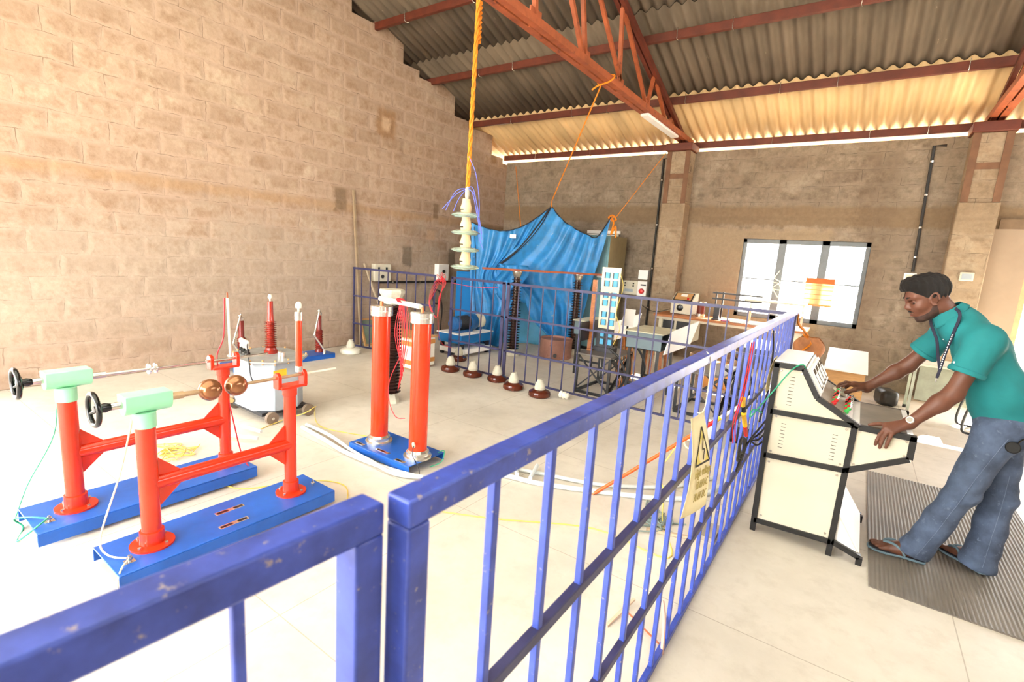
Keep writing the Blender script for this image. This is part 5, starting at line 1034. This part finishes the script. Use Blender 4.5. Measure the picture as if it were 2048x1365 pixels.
legs = [rc(LHI, LKN, .075, .05), rc(LKN, LAN, .05, .034), rc(RHI, RKN, .075, .05), rc(RKN, RAN, .05, .034)]
torso = [rc((.73, 3.64, .90), (.67, 3.635, 1.05), .1, .098, ys=1.35), (rc((.67, 3.635, 1.05), (.565, 3.625, 1.27), .098, .105, ys=1.4), .05), (rc(LSH, (.455, 3.62, 1.38), .05, .06), .06), (rc(RSH, (.455, 3.62, 1.38), .05, .06), .06)]
bodyf = union(torso+legs+arm(LSH, LEL, LWR)+arm(RSH, REL, RWR)+[(head0, .03)]+[(union(lfoot), .02), (union(rfoot), .02)], .03)
def clipped(f, keep): return lambda P: np.maximum(f(P), keep(P))
hp = lambda o, n: (lambda P: (P-A3(*o))@A3(*n))
body = nets(clipped(bodyf, lambda P: np.maximum((P-A3(.39, 3.62, 1.42))@A3(-.62, -.1, .78), 0.10-P[:, 2]) ), (-.1, 3.2, .06), (.95, 4.0, 1.55), .0085)
headf = union([head, (earf, .006)], .004)
b2 = nets(clipped(headf, lambda P: -(P-A3(.425, 3.63, 1.40))@A3(-.62, -.1, .78)), (.2, 3.45, 1.3), (.5, 3.75, 1.72), .0031)
b3 = nets(union(lh+[(rc(tuple(Vector(LEL).lerp(Vector(LWR), .8)), LWR, .031, .026), .02)], .01), (.1, 3.2, .67), (.4, 3.4, .95), .0027)
b4 = nets(union(rh+[(rc(tuple(Vector(REL).lerp(Vector(RWR), .8)), RWR, .031, .026), .02)], .01), (-.07, 3.66, .85), (.2, 3.87, 1.0), .0027)
b5 = nets(union(lfoot, .02), (.22, 3.46, .01), (.6, 3.64, .2), .0035); b6 = nets(union(rfoot, .02), (.55, 3.55, .01), (.88, 3.92, .2), .0035)
for b in (b2, b3, b4, b5, b6): body.add(b.v, b.f)
bo_ = body.build('body', SKIN, man, sharp=3)
# hair, brows, moustache, beard shadow, eyes, lips
hs = union([el(H(-.006, .052, 0), (.108, .092, .0835), HM), (el(H(.05, .108, 0), (.055, .034, .06), HM), .03), (el(H(.078, .104, .01), (.03, .024, .045), HM), .03)], .03)
rng = np.random.RandomState(3)
def hair(P):
    q = (P-A3(*HC))@HM.T; f_, u_, l_ = q[:, 0], q[:, 1], np.abs(q[:, 2])
    line = .075-.095*np.clip((.085-f_)/.1, 0, 1)+.0; line = np.where(f_ < -.02, -.02-.9*(-.02-f_)*.9, line)
    side = np.where((f_ > -.02) & (f_ < .03), np.minimum(line, .02), line)
    w = .0022*np.sin(190*f_+60*l_+40*u_)+.0015*np.sin(310*l_+90*f_)
    return np.maximum(hs(P)+w, (side-u_)*.6)
nets(hair, (.17, 3.45, 1.36), (.52, 3.75, 1.72), .0033).build('hair', HAIR, bo_, sharp=3)
for s in (1, -1):
    MB().tube([H(.1005, .03, s*.01), H(.0985, .037, s*.026), H(.086, .0385, s*.042), H(.071, .033, s*.054)], [.0035, .0055, .005, .0025], 8).build('eyebrow', HAIR, bo_, sharp=3)
    e = MB().ball(H(.0675, .008, s*.032), .0125, 18).build('eye', EYEW, bo_, sharp=3); MB().ball(H(.077, .002, s*.032), .0058, 12).build('iris', BLACKP, e, sharp=3)
    MB().grid(lambda u, v: Vector(HC)+(lambda d: Fv*(.07+.0138*d[0])+Uv*(.010+.0138*d[1])+Lv*(s*.032+.0138*d[2]))((math.cos(v*1.4-.3)*math.cos((u-.5)*2.6), math.sin(v*1.4-.3), math.cos(v*1.4-.3)*math.sin((u-.5)*2.6))), 12, 8).build('eyelid', SKIN, bo_, sharp=3, thick=.001)
MB().tube([H(.09, -.049, .027), H(.1005, -.0435, .013), H(.1035, -.042, 0), H(.1005, -.0435, -.013), H(.09, -.049, -.027)], [.002, .004, .003, .004, .002], 8).build('moustache', HAIR, bo_, sharp=3)
MB().tube([H(.094, -.0655, .017), H(.0985, -.067, 0), H(.094, -.0655, -.017)], [.0025, .0048, .0025], 8).build('lower_lip', SKINL, bo_, sharp=3)
def beard(P):
    q = (P-A3(*HC))@HM.T; f_, u_, l_ = q[:, 0], q[:, 1], np.abs(q[:, 2])
    return np.maximum(head0(P)-.0011, np.maximum.reduce([(u_-np.interp(f_, [-.01, .01, .03, .06, .1], [-.005, -.03, -.06, -.074, -.077]))*.8, -u_-.112, -f_-.008]))
nets(beard, (.2, 3.48, 1.32), (.42, 3.72, 1.52), .0033).build('beard', pm('beard_stubble', (62, 40, 31), .8, 0, .3, 60), bo_, sharp=3)
# shirt
def folds(P, amp):
    x, y, z = P[:, 0], P[:, 1], P[:, 2]
    return amp*(np.sin(26*z+14*x+5*np.sin(9*y))*.5+np.sin(17*y-22*z+6*np.sin(11*x))*.35+np.sin(44*(z-.5*x)+9*y)*.25)
st_ = [rc((.735, 3.64, .87), (.675, 3.635, 1.04), .128, .122, ys=1.42), (rc((.675, 3.635, 1.04), (.57, 3.625, 1.26), .122, .122, ys=1.42), .06), (rc(LSH, (.475, 3.62, 1.385), .07, .074), .08), (rc(RSH, (.455, 3.62, 1.38), .066, .072), .08), (rc((.475, 3.62, 1.37), (.415, 3.62, 1.435), .08, .066), .05)]
core = union(st_, .06)
LSE, RSE = tuple(Vector(LSH).lerp(Vector(LEL), .62)), tuple(Vector(RSH).lerp(Vector(REL), .62))
def sleeve(S_, E_):
    d = (Vector(E_)-Vector(S_)); e2 = tuple(Vector(E_)+d*.2); return cut(rc(S_, e2, .068, .078), [(E_, tuple(d))])
def shirt(P):
    x, z = P[:, 0], P[:, 2]
    big = core(P)
    hem = .868+.012*np.sin(9*P[:, 1])+.02*(x-.6)
    big = np.maximum(big, hem-z)
    neck = np.linalg.norm((P-A3(.452, 3.625, 1.4))-((P-A3(.452, 3.625, 1.4))@A3(-.62, -.1, .78))[:, None]*A3(-.62, -.1, .78), axis=1)
    top = (P-A3(.415, 3.625, 1.43))@A3(-.62, -.1, .78)
    big = np.maximum(big, np.minimum(top, top+.06-.0*neck)*1.0)
    d = smin(big, sleeve(LSH, LSE)(P), .05); d = smin(d, sleeve(RSH, RSE)(P), .05)
    return d+folds(P, .0055)*np.clip((1.42-z)*5, .15, 1)
sh = nets(shirt, (.2, 3.28, .83), (.96, 4.0, 1.52), .0075).build('polo_shirt', SHIRT, man, sharp=3)
for S_, E_, E2 in ((LSH, LSE, LEL), (RSH, RSE, REL)):
    d = (Vector(E2)-Vector(S_)).normalized(); MB().lathe(Vector(E_)-d*.022, [(.0765, 0), (.0795, .004), (.08, .022), (.0765, .026), (.05, .02)], 30, d).build('sleeve_cuff', SHIRT, sh)
an = Vector((-.62, -.1, .78)).normalized(); ca = Vector((.41, 3.62, 1.43))
cu, cw = an.orthogonal().normalized(), None
fr = (Vector((-1, 0, -.3))-an*Vector((-1, 0, -.3)).dot(an)).normalized(); sd_ = an.cross(fr)
def collar(u, v):
    a = .42+u*(2*math.pi-.84); r = .066+.02*v; w = .035-.052*v-.012*math.cos(a)*v*1.6
    p = ca+(fr*math.cos(a)*1.12+sd_*math.sin(a))*r+an*w; return p
MB().grid(collar, 40, 6).build('collar', SHIRT, sh, sharp=3, thick=.003)
pl = MB()
ptop, pbot = ca+fr*.08-an*.0, Vector((.45, 3.60, 1.16))
# lanyard
def onshirt(p, n):                              # push a point out of the shirt along n
    p = Vector(p); n = Vector(n).normalized()
    for _ in range(80):
        if shirt(np.array([p], dtype=np.float32))[0] > .003: break
        p = p+n*.003
    return p
ln = MB()
left = [(.42, 3.54, 1.47), (.44, 3.50, 1.435), (.44, 3.52, 1.33), (.42, 3.545, 1.22), (.415, 3.56, 1.13)]
rightp = [(.37, 3.70, 1.44), (.345, 3.69, 1.38), (.385, 3.66, 1.28), (.40, 3.62, 1.2), (.415, 3.575, 1.13)]
for path in (left, rightp):
    P_ = [onshirt(p, (-.55, -.75, .12) if i > 1 else (-.3, -.5, .8)) for i, p in enumerate(path)]
    P_ = sm(P_, 5); P_ = [onshirt(p, (-.55, -.75, .12)) for p in P_]
    for a, b in zip(P_, P_[1:]): ln.bar(a, b+(b-a)*.1, .015, .003, (-.6, -.75, .1))
a = onshirt((.415, 3.56, 1.13), (-.5, -.8, 0)); ln.bar(a, a+Vector((-.006, -.002, -.05)), .014, .004, (-.6, -.8, 0))
lany = thing('lanyard', (.43, 3.55, 1.08), 'navy ribbon lanyard with white print hanging from the neck of the man', 'lanyard')
ln.build('ribbon', NAVYL, lany)
MB().bar(a+Vector((-.006, -.004, -.05)), a+Vector((-.008, -.004, -.075)), .008, .006).build('clip', CHROME, lany)
pr_ = MB(); P_ = sm([onshirt(p, (-.55, -.75, .12)) for p in left[2:]], 8); P_ = [onshirt(p, (-.55, -.75, .12)) for p in P_]
for a_, b_ in list(zip(P_, P_[1:])): 
    o_ = Vector((-.0012, -.0016, .0003)); pr_.bar(a_.lerp(b_, .15)+o_, a_.lerp(b_, .7)+o_, .005, .003, (-.6, -.75, .1))
pr_.build('white_print', WHITE, lany)
lg = onshirt((.50, 3.47, 1.2), (-.5, -.8, 0)); MB().ball(lg, .005, 8, (.9, .4, 1.2)).build('chest_emblem', WHITE, sh)
for k in range(2): p = onshirt((.43-.0*k, 3.60, 1.29-.05*k), (-.9, -.3, .1)); MB().ball(p, .003, 10).build('button', WHITE, sh)
# jeans
def jeans(P):
    z = P[:, 2]
    l = union([rc(LHI, LKN, .098, .073), (rc(LKN, tuple(Vector(LKN).lerp(Vector(LAN), .5)), .073, .068), .03), (rc(tuple(Vector(LKN).lerp(Vector(LAN), .5)), (.47, 3.548, .055), .068, .082), .03)], .03)(P)
    r = union([rc(RHI, RKN, .1, .076), (rc(RKN, tuple(Vector(RKN).lerp(Vector(RAN), .5)), .076, .07), .03), (rc(tuple(Vector(RKN).lerp(Vector(RAN), .5)), (.765, 3.665, .05), .07, .085), .03)], .03)(P)
    nl = (P-A3(.46, 3.548, .052))@A3(-.25, 0, -.97); nr = (P-A3(.76, 3.68, .04))@A3(-.1, .1, -.98)
    il = union([rc((.56, 3.547, .3), (.45, 3.548, .0), .06, .072)], .02)(P); ir = rc((.77, 3.68, .3), (.765, 3.665, .0), .06, .075)(P)
    l = np.maximum(l, nl); r = np.maximum(r, nr)
    pel = union([rc((.735, 3.58, .87), (.735, 3.70, .87), .118, .118), (rc((.74, 3.6, .95), (.74, 3.69, .95), .1, .1), .05)], .04)(P)
    d = smin(smin(l, pel, .05), smin(r, pel, .05), .012); d = np.maximum(d, z-.965)
    w = .0035*np.sin(48*(z+.35*P[:, 0])+3*np.sin(14*P[:, 1]))*np.clip((.34-z)*5, 0, 1)*np.clip((z-.03)*12, 0, 1)+.004*np.sin(70*(z-.6*P[:, 0])+20*P[:, 1])*np.exp(-((z-.46)/.1)**2)+.003*np.sin(30*z-24*P[:, 0])
    return np.maximum(d+w, .0262-z)
je = nets(jeans, (.3, 3.36, .015), (1.0, 3.95, .99), .0075).build('jeans', JEANS, man, sharp=3)
def onj(p):
    p = Vector(p)
    for _ in range(60):
        if jeans(np.array([p], dtype=np.float32))[0] > .0012: break
        p += Vector((0, -.003, 0))
    return p
sm_ = MB()
for pts in ([(.72, 3.5, .84), (.66, 3.5, .66), (.60, 3.5, .45), (.54, 3.5, .25), (.475, 3.5, .08)], [(.80, 3.68, .6), (.80, 3.68, .45), (.785, 3.63, .25), (.77, 3.62, .07)]):
    P_ = [onj(p) for p in sm(pts, 6)]; sm_.tube(P_, .0014, 5)
sm_.build('seam', JEANSS, je)
# sandals, watch, key fob
for P, nm, lab in ((LP, 'left', 'grey blue flip-flop on the forward foot of the man'), (RP, 'right', 'grey blue flip-flop on the rear foot of the man')):
    t = thing('flip_flop', P(.5, 0, -.0145), lab, 'sandal')
    out = [(-.02, 0), (.02, .03), (.2, .034), (.45, .036), (.7, .048), (.88, .048), (.99, .034), (1.03, .008), (1.0, -.024), (.88, -.046), (.7, -.05), (.45, -.036), (.2, -.034), (.02, -.03)]
    poly = [Vector(P(a, b, 0)) for a, b in out]; poly = sm(poly, 4, True)
    z0 = .0115
    MB().prism([(p.x, p.y, z0) for p in poly], (0, 0, .013)).build('sole', SOLE, t, bevel=.003); MB().prism([(p.x, p.y, z0+.013) for p in [Vector(P(.5, 0, 0)).lerp(q_, .94) for q_ in poly]], (0, 0, .002)).build('insole', SOLEK, t)
    for s in (1, -1): MB().tube(sm([P(.78, .02, .016), P(.7, .014+s*.016, .047), P(.55, s*.034, .055), P(.42, s*.04, .028), P(.36, s*.036, .004)], 5), [.004]+[.0075]*18+[.006]*2, 8).build('strap', SOLE, t)
wd = (Vector(LWR)-Vector(LEL)).normalized(); wc = Vector(LWR)-wd*.012
t = thing('wrist_watch', tuple(wc), 'silver wrist watch on the near wrist of the man', 'watch')
MB().lathe(wc-wd*.009, [(.0285, 0), (.0315, .001), (.0315, .017), (.0285, .018), (.0285, 0)], 30, wd).build('bracelet', STEEL, t)
wn_ = (Vector((-.15, -.75, .6))-wd*Vector((-.15, -.75, .6)).dot(wd)).normalized()
cs = MB().lathe(wc+wn_*.029, [(.019, 0), (.02, .003), (.018, .009), (.015, .01)], 24, wn_).build('case', CHROME, t); MB().lathe(wc+wn_*.0392, [(.014, 0), (.014, .0006)], 20, wn_).build('dial', pm('watch_dial', (150, 146, 136), .4), cs)
kp = onj((.765, 3.54, .835)); t = thing('key_fob', tuple(kp), 'round black leather fob hanging from the pocket of the man', 'key fob')
MB().lathe(kp+Vector((-.02, -.006, -.035)), [(.002, 0), (.028, .003), (.03, .009), (.026, .014), (.002, .015)], 24, (-.3, -1, .2)).build('disc', pm('black_leather', (8, 8, 9), .75), t); MB().tube(sm([kp+Vector((-.01, -.008, -.02)), kp+Vector((.0, -.006, .005)), kp+Vector((.015, 0, .02))], 4), .004, 6).build('strap', BLACKP, t)
